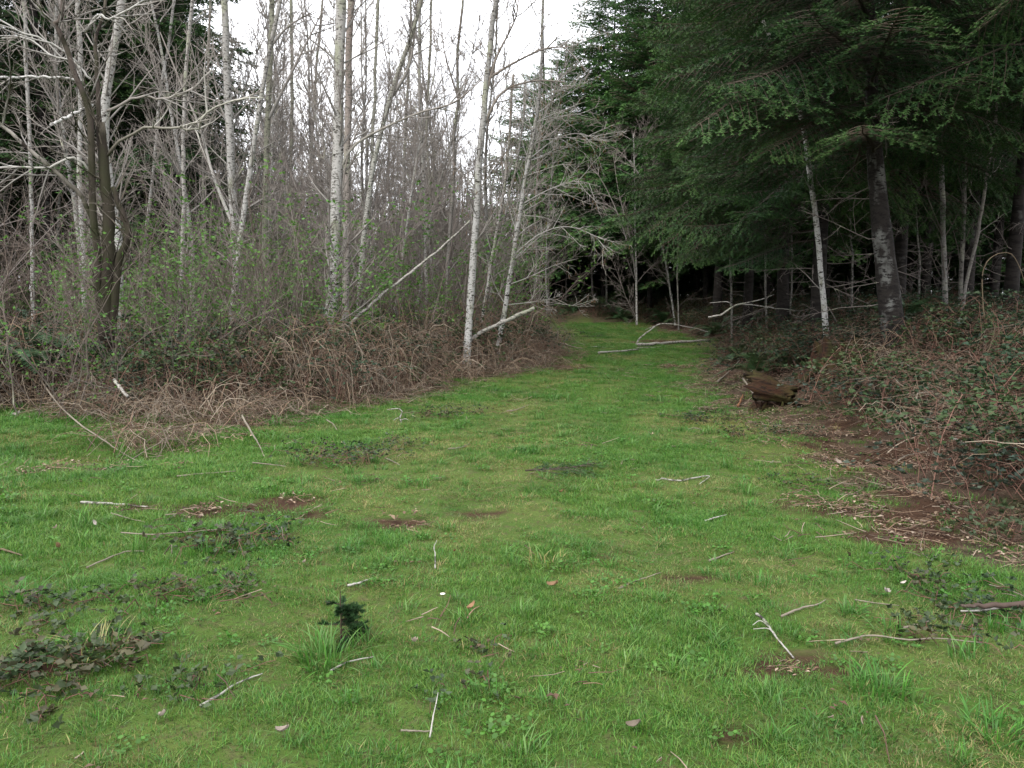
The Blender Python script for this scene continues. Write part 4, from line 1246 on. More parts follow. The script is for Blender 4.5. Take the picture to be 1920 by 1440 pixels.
def opening(x, y):
    """1 where the undergrowth stays low: before the stump, the log end and the slender trunk"""
    m = np.zeros(np.shape(x))
    for qx, qy, qr in ((at(1572, 700, 11.5)[0], 11.5, 0.72), (at(1510, 740, 11.0)[0], 11.0, 0.8), (at(1450, 770, 10.6)[0], 10.6, 0.9)):
        m = np.maximum(m, np.exp(-(((x - qx) ** 2 + (y - qy) ** 2) / qr ** 2) ** 2))
    qx, qy = flat_hit(130, 802)
    return np.maximum(m, np.exp(-(((x - qx) / 1.0) ** 2 + ((y - qy) / 0.7) ** 2) ** 2))
def cane_density(x, y):
    sd = poly_sd(x, y) - 0.40 + (fbm(x * 1.2, y * 1.2, 51) - 0.5) * 1.2
    rgt = side_right(x, y) > 0.5
    dl = sstep(-0.45, 0.9, sd) * (1 - 0.82 * sstep(1.5, 3.2, sd)) * 7.5
    far = y > 20
    dl = np.where(far, dl * 0.5, dl)
    dr = sstep(0.5, 1.4, sd) * (1 - 0.8 * sstep(4.5, 7, sd)) * np.where(x > 0.44 * y, 3.5, 0.9)
    dl = dl * (1 - 0.65 * sstep(-3.4, -4.8, x) * (y < 14) * sstep(0.7, 1.2, sd))
    d = np.where(rgt, dr, dl)
    return d * in_view(x, y, 1.5) * (sd < 9) * (y > 5) * (1 - bare(x, y)) * (1 - 0.92 * opening(x, y))
x, y, r_ = sample(cane_density, -18, 14, 5, 36, 7.5, 91)
n = len(x)
sdv = poly_sd(x, y)
s = r_.uniform(0.75, 1.25, n)
pick = np.where(sdv < 0.6, r_.choice([0, 2, 4], n), r_.integers(0, 4, n))
scatter('dead_canes', dead_src, np.stack((x, y, height(x, y)), -1), np.stack((r_.normal(0, .12, n), r_.normal(0, .12, n), r_.uniform(0, 6.28, n)), -1),
        np.stack((s, s, s * r_.uniform(0.8, 1.4, n) * np.where(side_right(x, y) > 0.5, 0.62, 0.7 + 0.65 * sstep(0.3, 1.4, sdv) * (1 - sstep(2.2, 3.4, sdv)))), -1), pick, 'tangled dry brown bramble canes heaped along both edges of the grass')
print('cane clumps', n)

def bramble_density(x, y):
    sd = poly_sd(x, y) + (fbm(x * 1.3, y * 1.3, 52) - 0.5) * 1.6
    rgt = side_right(x, y) > 0.5
    patch = sstep(0.38, 0.55, fbm(x * 0.9 + 7, y * 0.9, 53))
    farleft = sstep(-3.2, -4.6, x) * (y < 14)
    dl = sstep(0.5, 1.6, sd) * (1.8 + 4.0 * patch + 3.5 * farleft) * (1 - 0.6 * sstep(5, 9, sd))
    dr = sstep(0.7, 1.9, sd) * (3.0 + 3.6 * patch) * (1 - 0.5 * sstep(6, 10, sd))
    return np.where(rgt, dr, dl) * in_view(x, y, 1.5) * (y > 5) * (1 - bare(x, y)) * np.where(y > 22, 0.6, 1) * (1 - 0.95 * opening(x, y))
x, y, r_ = sample(bramble_density, -20, 18, 5, 42, 7.0, 92)
n = len(x)
s = r_.uniform(0.7, 1.25, n)
scatter('bramble_leaves', green_src, np.stack((x, y, height(x, y)), -1), np.stack((r_.normal(0, .1, n), r_.normal(0, .1, n), r_.uniform(0, 6.28, n)), -1),
        np.stack((s, s, s * np.where(side_right(x, y) > 0.5, 0.8, 1.0)), -1), r_.integers(0, 4, n), 'dark green bramble undergrowth on both banks')
print('bramble clumps', n)

# dead leaves and broken twigs on the ground
def litter_piece(seed, n, rad, cols, size, twigs=0):
    r = np.random.default_rng(seed)
    mb = MB()
    a, q = r.uniform(0, 6.28, n), rad * np.sqrt(r.uniform(0, 1, n))
    pts = np.stack((q * np.cos(a), q * np.sin(a), r.uniform(0.002, 0.02, n)), -1)
    d = r.normal(0, 1, (n, 3)); d[:, 2] *= 0.25; d /= np.linalg.norm(d, axis=1)[:, None]
    w = np.cross(d, (0, 0, 1.0)); w /= np.linalg.norm(w, axis=1)[:, None]
    s = size * r.uniform(0.5, 1.3, n)[:, None]
    up = np.array((0, 0, 1.0)) * s * r.uniform(0.05, 0.3, n)[:, None]
    V = np.stack((pts - d * s * .5, pts + w * s * .3 + up, pts + d * s * .5, pts - w * s * .3 + up), 1).reshape(-1, 3)
    i = np.arange(n)[:, None] * 4
    c = np.array(cols)[r.integers(0, len(cols), n)] * r.uniform(0.7, 1.3, n)[:, None]
    mb.add(V, None, np.concatenate((i + (0, 1, 2), i + (0, 2, 3))), np.repeat(c, 4, axis=0))
    for k in range(twigs):
        p = np.array((r.normal(0, rad * .5), r.normal(0, rad * .5), r.uniform(0.005, 0.025)))
        a = r.uniform(0, 6.28)
        tube(mb, wander(r, p, (math.cos(a), math.sin(a), r.normal(0, .12)), r.uniform(0.05, 0.30), 4, 0.15), np.array((.0035, .003, .0025, .0015)), 3, np.array(TAN[r.integers(6)]) * 1.1)
    return mb.mesh('litter_piece', M['dead_leaf'])
LC = [(0.13, 0.088, 0.058), (0.09, 0.056, 0.038), (0.19, 0.145, 0.10), (0.065, 0.042, 0.03), (0.24, 0.195, 0.15)]
lit_src = [litter_piece(840 + i, 26, 0.17, LC, 0.036, 6) for i in range(3)] + [litter_piece(850 + i, 3, 0.10, LC, 0.032, 1) for i in range(3)] + [litter_piece(860, 0, 0.14, LC, 0.04, 7)]
def litter_density(x, y):
    sd = poly_sd(x, y)
    d = sstep(-0.5, 0.3, sd) * 14 * (1 - 0.6 * sstep(3, 6, sd)) + bare(x, y) * 9 + 0.9 + 5 * sstep(-1.6, -0.4, sd) * (x > 2) + 2.5 * sstep(0.5, 0.62, fbm(x * 0.9, y * 0.9, 72))
    return d * in_view(x, y, 1.0) * (sd < 6)
x, y, r_ = sample(litter_density, -16, 14, 1.5, 34, 24, 93)
n = len(x)
sd = poly_sd(x, y)
pick = np.where((sd > -0.3) | (bare(x, y) > 0.4), r_.choice([0, 1, 2, 6], n), r_.choice([3, 4, 5, 6], n, p=[.3, .3, .3, .1]))
s = r_.uniform(0.7, 1.2, n)
scatter('leaf_litter', lit_src, np.stack((x, y, height(x, y) + np.where(sd < -0.2, 0.02, 0.004)), -1), np.stack((r_.normal(0, .1, n), r_.normal(0, .1, n), r_.uniform(0, 6.28, n)), -1),
        np.stack((s, s, s), -1), pick, 'dead brown leaves and broken twigs strewn on the ground')
print('litter', n)

# ------------------------------------------------------------------ fallen poles, logs and sticks
WHITE, STK, BRN, DRK = (0.28, 0.265, 0.24), (0.165, 0.142, 0.112), (0.11, 0.08, 0.055), (0.06, 0.042, 0.034)
def stick(name, label, pts, w, col=STK, cat='stick', lift=0.03, taper=0.55, forks=(), Y=None, bark='twig', group=None, k=6, sag=0.0):
    """a stick along photograph pixels, lying on the terrain (or hung at distance Y)"""
    r = np.random.default_rng(abs(hash(str(pts))) % (2 ** 31) if False else int(sum(a * 7 + b * 13 for a, b in pts)) % 99991)
    def to3(pp, lf):
        if Y is not None:
            return np.array([at(px, py, Y if np.isscalar(Y) else Y[min(i, len(Y) - 1)]) for i, (px, py) in enumerate(pp)])
        q = np.array([ground_at(px, py + 2) for px, py in pp])
        return q + np.array((0, 0, 1.0)) * (lf if not np.isscalar(lf) else np.full(len(pp), lf))[:, None]
    P = to3(pts, lift)
    if Y is None and np.isscalar(lift) and lift < 0.045: P[:, 2] -= 0.014
    org = P[0].copy()
    D = np.linalg.norm(P.mean(0) - (0, 0, CAM_Z))
    rad = max(0.0025, w * 0.40 * D / F_PX)
    n_ = max(8, 4 * len(pts))
    q = spline(P - org, n_)
    q[1:-1] += r.normal(0, rad * 0.16, (n_ - 2, 3))
    t = np.linspace(0, 1, n_)
    mb = MB()
    c = np.asarray(col) * r.uniform(0.85, 1.15, (n_, 1))
    tube(mb, q, rad * (1 - taper * t) * r.uniform(0.9, 1.12, n_), k, c, cap=True)
    for fk in forks:
        f = to3(fk, lift) - org
        i = np.argmin(np.linalg.norm(q - f[0], axis=1))
        f[0] = q[i]
        f = spline(f, 8)
        tube(mb, f, rad * 0.55 * np.linspace(1, 0.4, 8), 5, np.asarray(col) * r.uniform(0.85, 1.15, (8, 1)), cap=True)
    o = mb.build(name, M[bark], loc=org)
    return tag(o, label, cat, group)

# poles and logs at the edges
stick('leaning_pole', 'broken white pole leaning across the thicket behind the straight white trunk', [(640, 622), (670, 594), (700, 568), (722, 548), (760, 518), (800, 487), (840, 453), (882, 413)], 8, WHITE, 'fallen tree', Y=(15.1, 15.2, 15.3, 15.4, 15.5, 15.7, 15.9, 16.1), bark='alder', k=8)
stick('fallen_log', 'white fallen log with its broken end raised toward the track', [(868, 645), (905, 622), (950, 601), (1002, 577)], 10, WHITE, 'log', Y=(17.2, 17.2, 17.3, 17.4), bark='alder', taper=0.12, k=9)
stick('fallen_log', 'long pale log lying on the grass at the right end of the far track', [(1196, 648), (1230, 647), (1280, 643), (1330, 640)], 7, WHITE, 'log', lift=0.06, taper=0.25, bark='alder', k=8)
stick('fallen_branch', 'arched thin branch standing over the long pale log', [(1192, 648), (1200, 634), (1215, 622), (1236, 608), (1262, 608), (1300, 615), (1330, 623)], 4, WHITE, 'branch', Y=(25.0, 25.0, 25.0, 25.0, 25.0, 25.0, 25.0), bark='alder', forks=[[(1236, 608), (1226, 612), (1210, 618)]])
stick('fallen_log', 'short thin log across the wheel track in front of the long pale log', [(1122, 663), (1160, 660), (1198, 657)], 5, WHITE, 'log', lift=0.05, taper=0.3, bark='alder')
stick('stick', 'small pale stick left of the wheel track near the far logs', [(1110, 650), (1122, 650), (1134, 651)], 4, WHITE, bark='alder')
stick('stick', 'small pale stick directly in front of the long pale log', [(1195, 652), (1217, 651), (1240, 650)], 4, WHITE, bark='alder')
stick('fallen_branch', 'forked pale branch tilted up at the left edge of the far grass', [(992, 636), (1010, 629), (1022, 625), (1034, 614)], 5, WHITE, 'branch', Y=(22, 22, 22, 22), bark='alder', forks=[[(1022, 625), (1030, 624), (1036, 622)]])
stick('fallen_branch', 'grey branch sticking out of the brush heap toward the track', [(1050, 646), (1070, 652), (1092, 658)], 4, STK, 'branch', lift=0.08)
stick('fallen_branch', 'thin upright twig on the brush heap beside the bend', [(1044, 640), (1046, 628), (1043, 616)], 3, STK, 'branch', Y=21.5)
stick('hanging_branch', 'white forked branch hanging over the shaded right bank', [(1328, 595), (1352, 590), (1378, 573), (1400, 571), (1440, 576), (1490, 582)], 5, WHITE, 'branch', Y=(16.5, 16.5, 16.6, 16.8, 17, 17.2), bark='alder', forks=[[(1400, 571), (1425, 562), (1452, 552)], [(1378, 573), (1365, 566), (1330, 568)]])
stick('fallen_branch', 'pale branch propped on the right bank left of the rotten log end', [(1345, 718), (1366, 704), (1388, 688)], 5, STK, 'branch', lift=np.array((0.02, .08, .16)))
stick('fallen_branch', 'pale thin branch slanting down in front of the rotten log end', [(1392, 732), (1410, 748), (1432, 767)], 5, STK, 'branch', lift=np.array((0.22, .12, .02)))
stick('wood_piece', 'orange broken stub of wood left of the rotten log end', [(1384, 762), (1393, 748)], 6, (0.17, 0.08, 0.04), 'wood', lift=np.array((0.02, .08)))
stick('fallen_branch', 'straight white broken branch stuck in the brush at the left', [(214, 712), (226, 728), (240, 744)], 7, WHITE, 'branch', Y=(10.4, 10.3, 10.2), bark='alder', taper=0.1)
stick('fallen_branch', 'grey branch in the brush heap on the edge of the grass below the leaning tree', [(880, 690), (915, 693), (952, 690)], 4, STK, 'branch', lift=0.12)
stick('fallen_branch', 'white bent branch at the lower edge of the brown brush, pointing to the camera', [(455, 806), (470, 822), (484, 838), (496, 858)], 5, STK, 'branch', lift=np.array((.18, .1, .05, .02)))

# sticks in the grass
ST = 'sticks lying in the grass'
for a_ in [
    ('long thin bowed stick sloping down the grassy dip at the left', [(75, 746), (110, 783), (150, 812), (200, 842), (238, 860), (275, 874)], 4, STK, np.array((.32, .2, .12, .08, .04, .02))),
    ('white straight stick beside the bare soil patch at the left', [(152, 946), (200, 947), (232, 950), (277, 954)], 6, WHITE, .03),
    ('thin pale stick below the white straight stick', [(208, 965), (240, 975), (272, 982)], 3, STK, .03),
    ('bowed stick pointing right in the left foreground grass', [(163, 1070), (205, 1050), (240, 1040), (270, 1036)], 4, STK, .03),
    ('brown stick cut by the left edge of the picture', [(-15, 1031), (12, 1037), (42, 1047)], 6, BRN, .03),
    ('pale stick on bright grass below the brown brush', [(332, 894), (380, 890), (442, 885)], 4, STK, .03),
    ('long dry stem reaching into the left bramble sprout', [(228, 1012), (285, 1014), (330, 1013), (370, 1010), (436, 1003)], 3, STK, .05),
    ('thin pale stick left of the middle bramble sprout', [(474, 871), (505, 874), (536, 879)], 3, STK, .04),
    ('short thick white stick in the middle left of the grass', [(652, 1102), (675, 1098), (698, 1091)], 6, WHITE, .03),
    ('long mottled stick slanting up in the lower left foreground', [(376, 1331), (410, 1310), (450, 1286), (492, 1266)], 6, WHITE, .025),
    ('pale stick below the little fir seedling', [(620, 1262), (655, 1248), (702, 1236)], 5, WHITE, .025),
    ('thin reddish stick lying flat at the bottom of the grass', [(752, 1378), (780, 1377), (812, 1380)], 5, STK, .03),
    ('thin pale stick standing up beside the flat reddish one', [(806, 1400), (814, 1374), (822, 1349)], 4, WHITE, np.array((.02, .06, .10))),
    ('tiny kinked white twig in the middle of the grass', [(816, 1072), (816, 1056), (814, 1046), (819, 1038)], 3, WHITE, np.array((.02, .05, .07, .09))),
    ('small curved stick right of the leaning forked twig', [(840, 843), (865, 840), (880, 833)], 3, STK, .03),
    ('pale crooked stick on the right half of the grass, bent back at its end', [(1240, 899), (1275, 904), (1300, 899), (1330, 895), (1311, 911)], 4, WHITE, .03),
    ('half sunk stick in the centre right of the grass', [(1160, 1104), (1190, 1092), (1215, 1082), (1240, 1074)], 5, STK, .015),
    ('small pale stick below the crooked one', [(1322, 980), (1340, 975), (1362, 970)], 4, WHITE, .03),
    ('small half sunk stick right of the centre', [(1330, 1052), (1352, 1046), (1376, 1038)], 5, STK, .02),
    ('thick white birch coloured stick lying toward the camera at the right', [(1418, 1157), (1432, 1172), (1448, 1192), (1466, 1215), (1488, 1243)], 6.5, WHITE, .03),
    ('pale stick pointing away right of the thick white one', [(1465, 1160), (1505, 1145), (1530, 1138), (1548, 1129)], 5, STK, .03),
    ('thin straight twig under the white curled leaf', [(1602, 1131), (1640, 1134), (1686, 1139)], 3, STK, .03),
    ('long thin stick across the lower right grass', [(1566, 1216), (1600, 1208), (1632, 1205), (1700, 1209), (1760, 1208), (1850, 1219)], 5, STK, .04),
    ('short pale stick above the long thin one at lower right', [(1694, 1188), (1720, 1182), (1740, 1175)], 5, STK, .04),
    ('dark bare branch entering from the right edge', [(1960, 1160), (1900, 1165), (1840, 1170), (1800, 1168)], 14, DRK, .09),
    ('pale stick lying behind the dark branch at the right edge', [(1960, 1139), (1910, 1152), (1850, 1163), (1800, 1170)], 7, WHITE, .06),
    ('curved pale stick on the red soil at the right', [(1678, 876), (1700, 862), (1738, 856)], 5, STK, .05),
    ('white stick tangled in the dry grass above the soil on the right', [(1780, 836), (1802, 842), (1824, 862)], 5, WHITE, .08),
    ('thin stick lying on the lower soil patch at the right', [(1575, 930), (1600, 928), (1622, 915)], 4, STK, .03),
    ('thin curved twig on the grass by the rotten log end', [(1290, 806), (1305, 803), (1320, 809)], 3, STK, .03),
    ('pale thin stick near the brush at the centre', [(950, 771), (970, 768), (992, 759)], 3, STK, .03),
    ('thin stick pointing down from the middle bramble sprout', [(722, 860), (738, 868), (750, 874)], 3, STK, .03),
    ('bent stem bowing out of the brown brush into the grass', [(612, 793), (624, 800), (632, 812)], 3, STK, .05)]:
    bk = 'alder' if a_[3] is WHITE else 'twig'
    fk = ()
    if a_[0].startswith('thick white'): fk = [[(1440, 1182), (1425, 1180), (1411, 1183)], [(1458, 1203), (1440, 1192), (1412, 1191)]]
    if a_[0].startswith('pale crooked'): fk = [[(1240, 899), (1234, 905), (1228, 903)]]
    stick('stick', a_[0], a_[1], a_[2], a_[3], lift=a_[4], bark=bk, group=ST, forks=fk)
stick('forked_twig', 'white forked twig standing crooked in the grass at the left centre', [(756, 812), (753, 795), (750, 783), (754, 772), (746, 766), (726, 768)], 4, WHITE, 'twig', Y=(10.35,) * 6, bark='alder', forks=[[(750, 783), (742, 785), (738, 789)], [(752, 788), (760, 785), (766, 788)]])
stick('dead_stem', 'dark hooked stem standing beside a pale one in the left grass', [(304, 1078), (304, 1050), (310, 1035), (320, 1022)], 5, DRK, 'stem', Y=(4.9,) * 4)
stick('dead_stem', 'pale straight stem standing beside the dark hooked one', [(323, 1085), (322, 1055), (322, 1021)], 4, STK, 'stem', Y=(4.9,) * 3)
stick('dead_stem', 'thin pale stem standing at the left bramble sprout', [(532, 1045), (532, 1015), (528, 988)], 4, STK, 'stem', Y=(5.15,) * 3)

# bent bramble canes on the right bank
for lab, pts, Yv in [
    ('yellowish bramble cane arching high against the dark wood at the right', [(1846, 600), (1842, 550), (1843, 510), (1856, 485), (1880, 474), (1900, 480), (1915, 510), (1930, 560)], 9.2),
    ('bare yellowish cane leaning left out of the right brambles', [(1800, 700), (1770, 660), (1752, 630), (1748, 605)], 9.0),
    ('straight brown cane crossing the right brambles', [(1825, 740), (1840, 690), (1860, 640), (1866, 610)], 8.6),
    ('long tan cane lying over the right brambles toward the soil', [(1690, 730), (1740, 722), (1790, 742), (1850, 790), (1900, 850)], 8.2),
    ('tan cane sloping down to the red soil patch', [(1760, 860), (1800, 800), (1850, 770), (1925, 755)], 7.6),
    ('long bare cane drooping across the red stump', [(1480, 735), (1520, 715), (1560, 698), (1610, 690), (1660, 705)], 11.2),
    ('lowest bare cane running from the rotten log end up the bank', [(1470, 768), (1510, 740), (1560, 712), (1620, 690)], 10.9)]:
    stick('bramble_cane', lab, pts, 2.2, (0.085, 0.066, 0.042), 'cane', Y=Yv, group='single canes over the right bank')

# ------------------------------------------------------------------ rotten log end and red stump
def lumpy(seed, nu, nv, fn):
    """closed-in-u surface from a function (u, v) -> point"""
    V = np.array([[fn(2 * math.pi * i / nu, j / (nv - 1)) for i in range(nu)] for j in range(nv)]).reshape(-1, 3)
    Q = [(j * nu + i, j * nu + (i + 1) % nu, (j + 1) * nu + (i + 1) % nu, (j + 1) * nu + i) for j in range(nv - 1) for i in range(nu)]
    return V, Q
RED, MOSSY = np.array((0.036, 0.016, 0.009)), np.array((0.028, 0.026, 0.009))
g = ground_at(1452, 770)
log = tag(empty('rotten_log', (g[0], g[1] + 0.2, g[2])), 'hollow rotten log end with mossy orange top and black gap beneath, on the right bank', 'log')
rr = np.random.default_rng(901)
k1, k2 = rr.normal(0, 1, 24), rr.normal(0, 1, 24)
def shell(thick, seed):
    mb = MB()
    nu, nv = 24, 14
    V, C = [], []
    for j in range(nv):
        s = j / (nv - 1)
        x = -0.27 + 0.58 * s
        for i in range(nu):
            a = math.pi * (-0.16 + 1.36 * i / (nu - 1))
            rdg = 0.022 * math.sin(9 * a + 2 * s) + 0.018 * math.sin(17 * a + k1[i % 24])
            rad = (0.215 + rdg) * (1 - 0.15 * s) + 0.03 * math.sin(5 * s + 1) - thick
            jag = 0.05 * k2[i % 24] * (0.5 if 0 < j < nv - 1 else 1.0) if j in (0, nv - 1) else 0
            V.append((x + jag, -rad * math.cos(a) * 0.95, 0.26 + rad * math.sin(a) * 0.95 - 0.10 * s + 0.008 * k1[(i + j) % 24]))
            m = max(0, math.sin(a) - 0.45) * (1 - s) + 0.35 * (k1[(i * 3 + j) % 24] > 0.6)
            C.append(RED * (1 - min(1, m)) + MOSSY * min(1, m))
    return np.array(V), np.array(C), nu, nv
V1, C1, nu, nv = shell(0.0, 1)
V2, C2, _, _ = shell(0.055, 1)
mb = MB()
grid = [(j * nu + i, j * nu + i + 1, (j + 1) * nu + i + 1, (j + 1) * nu + i) for j in range(nv - 1) for i in range(nu - 1)]
o2 = nu * nv
Q = grid + [(o2 + a, o2 + d, o2 + c, o2 + b) for a, b, c, d in grid]
for j in range(nv - 1):
    Q += [(j * nu, (j + 1) * nu, o2 + (j + 1) * nu, o2 + j * nu), (j * nu + nu - 1, o2 + j * nu + nu - 1, o2 + (j + 1) * nu + nu - 1, (j + 1) * nu + nu - 1)]
for i in range(nu - 1):
    Q += [(i, o2 + i, o2 + i + 1, i + 1), ((nv - 1) * nu + i, (nv - 1) * nu + i + 1, o2 + (nv - 1) * nu + i + 1, o2 + (nv - 1) * nu + i)]
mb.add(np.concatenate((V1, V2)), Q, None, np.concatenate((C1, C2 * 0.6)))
sh = mb.build('shell', M['rot'], log, smooth=True)
sh.rotation_euler = (0.10, 0.05, -0.28)
sh.location = (0, 0, 0.02)
mb = MB()
for i in range(9):
    p = np.array((rr.uniform(-0.25, 0.3), rr.uniform(-0.17, 0.17), 0.0))
    tube(mb, [p, p + (rr.normal(0, .05), rr.normal(0, .04), rr.uniform(0.1, 0.26))], (0.03, 0.012), 5, RED * 0.7, cap=True)
mb.build('splinters', M['rot'], log, smooth=False)
mb = MB()
V, Q = lumpy(0, 14, 6, lambda u, v: (0.02 + (0.34 - 0.12 * v) * math.cos(u) * (1 + .1 * math.sin(3 * u)), 0.1 + (0.24 - .1 * v) * math.sin(u), -0.12 + 0.2 * v))
mb.add(V, Q, [(70 + 0, 70 + i, 70 + i + 1) for i in range(1, 13)], np.array((0.05, 0.026, 0.016)))
mb.build('crumbled_wood', M['rot'], log)

g = at(1570, 700, 12.6)
gz0 = hz(g[0], g[1])
stump = tag(empty('tree_stump', (g[0], g[1], gz0 - 0.05)), 'crumbling red rotten stump under brambles, below the slender white trunk', 'stump')
rr = np.random.default_rng(902)
kk = rr.normal(0, 1, 40)
topz = g[2] + 0.62 - gz0
def stump_pt(u, v):
    rad = 0.40 * (1 + 0.55 * (1 - v) ** 2.2) * (1 + 0.10 * math.sin(5 * u + 1) + 0.05 * math.sin(13 * u + kk[3]) + 0.03 * math.sin(23 * u)) * (1 - 0.12 * v)
    h = topz * (0.78 + 0.16 * math.sin(2 * u + 0.5) + 0.10 * math.sin(7 * u) + 0.05 * math.sin(19 * u))
    return (rad * math.cos(u), rad * math.sin(u), h * v)
mb = MB()
V, Q = lumpy(0, 44, 12, stump_pt)
t = np.clip(V[:, 2] / topz, 0, 1)
mo = (np.sin(np.arctan2(V[:, 1], V[:, 0]) * 3 + 1) > 0.25)[:, None]
mb.add(V, Q, None, np.where(mo, MOSSY * 0.8, RED) * rr.uniform(0.8, 1.2, (len(V), 1)))
n0 = mb.n
# ragged inner face
V3 = V[-44:] * np.array((0.72, 0.72, 0.9)); V4 = V[-44:] * np.array((0.6, 0.6, 0.35))
mb.add(np.concatenate((V[-44:], V3, V4, V4.mean(0)[None])), [(j * 44 + i, j * 44 + (i + 1) % 44, (j + 1) * 44 + (i + 1) % 44, (j + 1) * 44 + i) for j in range(2) for i in range(44)],
       [(88 + i, 88 + (i + 1) % 44, 132) for i in range(44)], RED * 0.7)
mb.build('stump_body', M['rot'], stump, smooth=False)
for i in range(5):
    a = 3.5 + i * 0.55 + rr.normal(0, 0.1)
    mb = MB()
    q = spline([(0.42 * math.cos(a), 0.42 * math.sin(a), 0.30), (0.62 * math.cos(a), 0.62 * math.sin(a), 0.12), (0.95 * math.cos(a), 0.95 * math.sin(a), -0.08)], 8)
    tube(mb, q + rr.normal(0, 0.012, q.shape), np.linspace(0.10, 0.03, 8), 8, RED * 0.9 if i % 2 else MOSSY * 0.8, cap=True)
    mb.build('root', M['rot'], stump)

# ------------------------------------------------------------------ bramble sprouts, tussocks and the seedling in the grass
GREYLEAF = [(0.034, 0.054, 0.026), (0.030, 0.050, 0.022), (0.046, 0.048, 0.026)]
def sprout(label, px, py, wx, n, hgt, leaves, size, seed, cat='bramble', name='bramble_sprout'):
    r = np.random.default_rng(seed)
    g = ground_at(px, py)
    root = tag(empty(name, g), label, cat, 'bramble sprouts in the grass')
    w = wx * 0.5 * g[1] / F_PX
    wood, lv = MB(), MB()
    for i in range(n):
        a_, b_ = bramble_clump(seed * 31 + i, 4, 0.06, hgt * 0.4, hgt * 0.9, leaves + 2, size * 0.62, GREYLEAF, out=0.30 + hgt)
        Mx = Matrix.Translation((r.uniform(-w, w), r.normal(0, w * 0.35), 0)) @ Matrix.Rotation(r.uniform(0, 6.28), 4, 'Z')
        q = Mx.translation
        Mx.translation.z = hz(g[0] + q.x, g[1] + q.y) - g[2]
        wood.merge(a_, np.array(Mx)); lv.merge(b_, np.array(Mx))
    wood.build('canes', M['cane'], root)
    lv.build('leaves', M['leaf'], root)
for i, q in enumerate([
        ('wide grey leaved bramble sprout in the middle left of the grass', 640, 868, 150, 9, 0.24, 5, 0.052),
        ('flat dark bramble sprout just under the brown brush at the centre', 860, 778, 120, 8, 0.14, 5, 0.045),
        ('grey bramble sprout with long dry stems at the left', 445, 1015, 110, 6, 0.20, 5, 0.055),
        ('big low bramble sprout with broad grey leaves in the left foreground', 120, 1262, 200, 8, 0.15, 5, 0.062),
        ('few grey bramble leaves beside the thick clump at lower left', 70, 1318, 70, 3, 0.09, 4, 0.062),
        ('small brown leaved bramble sprout near the left edge', 90, 1150, 90, 3, 0.12, 4, 0.055),
        ('small grey bramble sprout in front of the standing dead stems', 270, 1120, 80, 3, 0.12, 4, 0.055),
        ('small dark bramble sprout left of the short thick white stick', 430, 1120, 80, 3, 0.10, 4, 0.050),
        ('thin bramble sprout right of the wide grey leaved one', 745, 838, 60, 3, 0.14, 4, 0.045),
        ('small grey bramble sprout near the right edge above the curled leaf', 1742, 1082, 70, 3, 0.10, 5, 0.050),
        ('grey bramble leaves behind the dark branch at the right', 1790, 1150, 70, 3, 0.13, 4, 0.055),
        ('bramble sprout under the long thin stick at lower right', 1800, 1205, 90, 3, 0.10, 4, 0.050),
        ('broad leaved bramble sprout at the right edge below the soil', 1890, 1010, 110, 5, 0.30, 5, 0.062),
        ('dark low bramble mat left of the rotten log end', 1350, 788, 130, 8, 0.14, 5, 0.045),
        ('second dark bramble mat below the rotten log end', 1440, 818, 130, 8, 0.16, 5, 0.045),
        ('sparse bramble sprout at the edge of the soil right of centre', 1480, 905, 60, 3, 0.10, 4, 0.045),
        ('small bramble leaves in the lower middle of the grass', 875, 1258, 40, 2, 0.08, 3, 0.050),
        ('dark bramble leaves near the lower left stick', 330, 1300, 60, 2, 0.08, 4, 0.055)]):
    sprout(*q, seed=910 + i)

TG = 'grass tussocks'
for i, (lab, px, py, h_, n_, cl) in enumerate([
        ('long bladed grass tussock at the foot of the little fir seedling', 612, 1238, 0.16, 120, [G2, G4, G1]),
        ('broad grass tussock in the lower right foreground', 1650, 1300, 0.13, 130, [G1, G2, G2, G4]),
        ('small grass tussock beside the standing dead stems', 395, 1040, 0.14, 70, [G2, G1]),
        ('dark tuft of grass in the shade of the leaning twig at the far left', 30, 1130, 0.14, 80, [G2, G2, G1]),
        ('thin pale tussock in the middle of the grass', 1030, 1060, 0.12, 70, [G4, STRAW, G3]),
        ('lush tussock at the bottom right corner', 1860, 1385, 0.12, 100, [G1, G2, G2]),
        ('mixed green and straw tussock around the bramble leaves at lower left', 180, 1235, 0.17, 120, [G2, G4, STRAW, STRAW])]):
    o = tuft(950 + i, n_, 0.13, h_ * 0.4, h_, cl, width=0.0034, lean=0.9, seg=4).build('grass_tussock', M['grass'], loc=ground_at(px, py))
    tag(o, lab, 'tussock', TG)

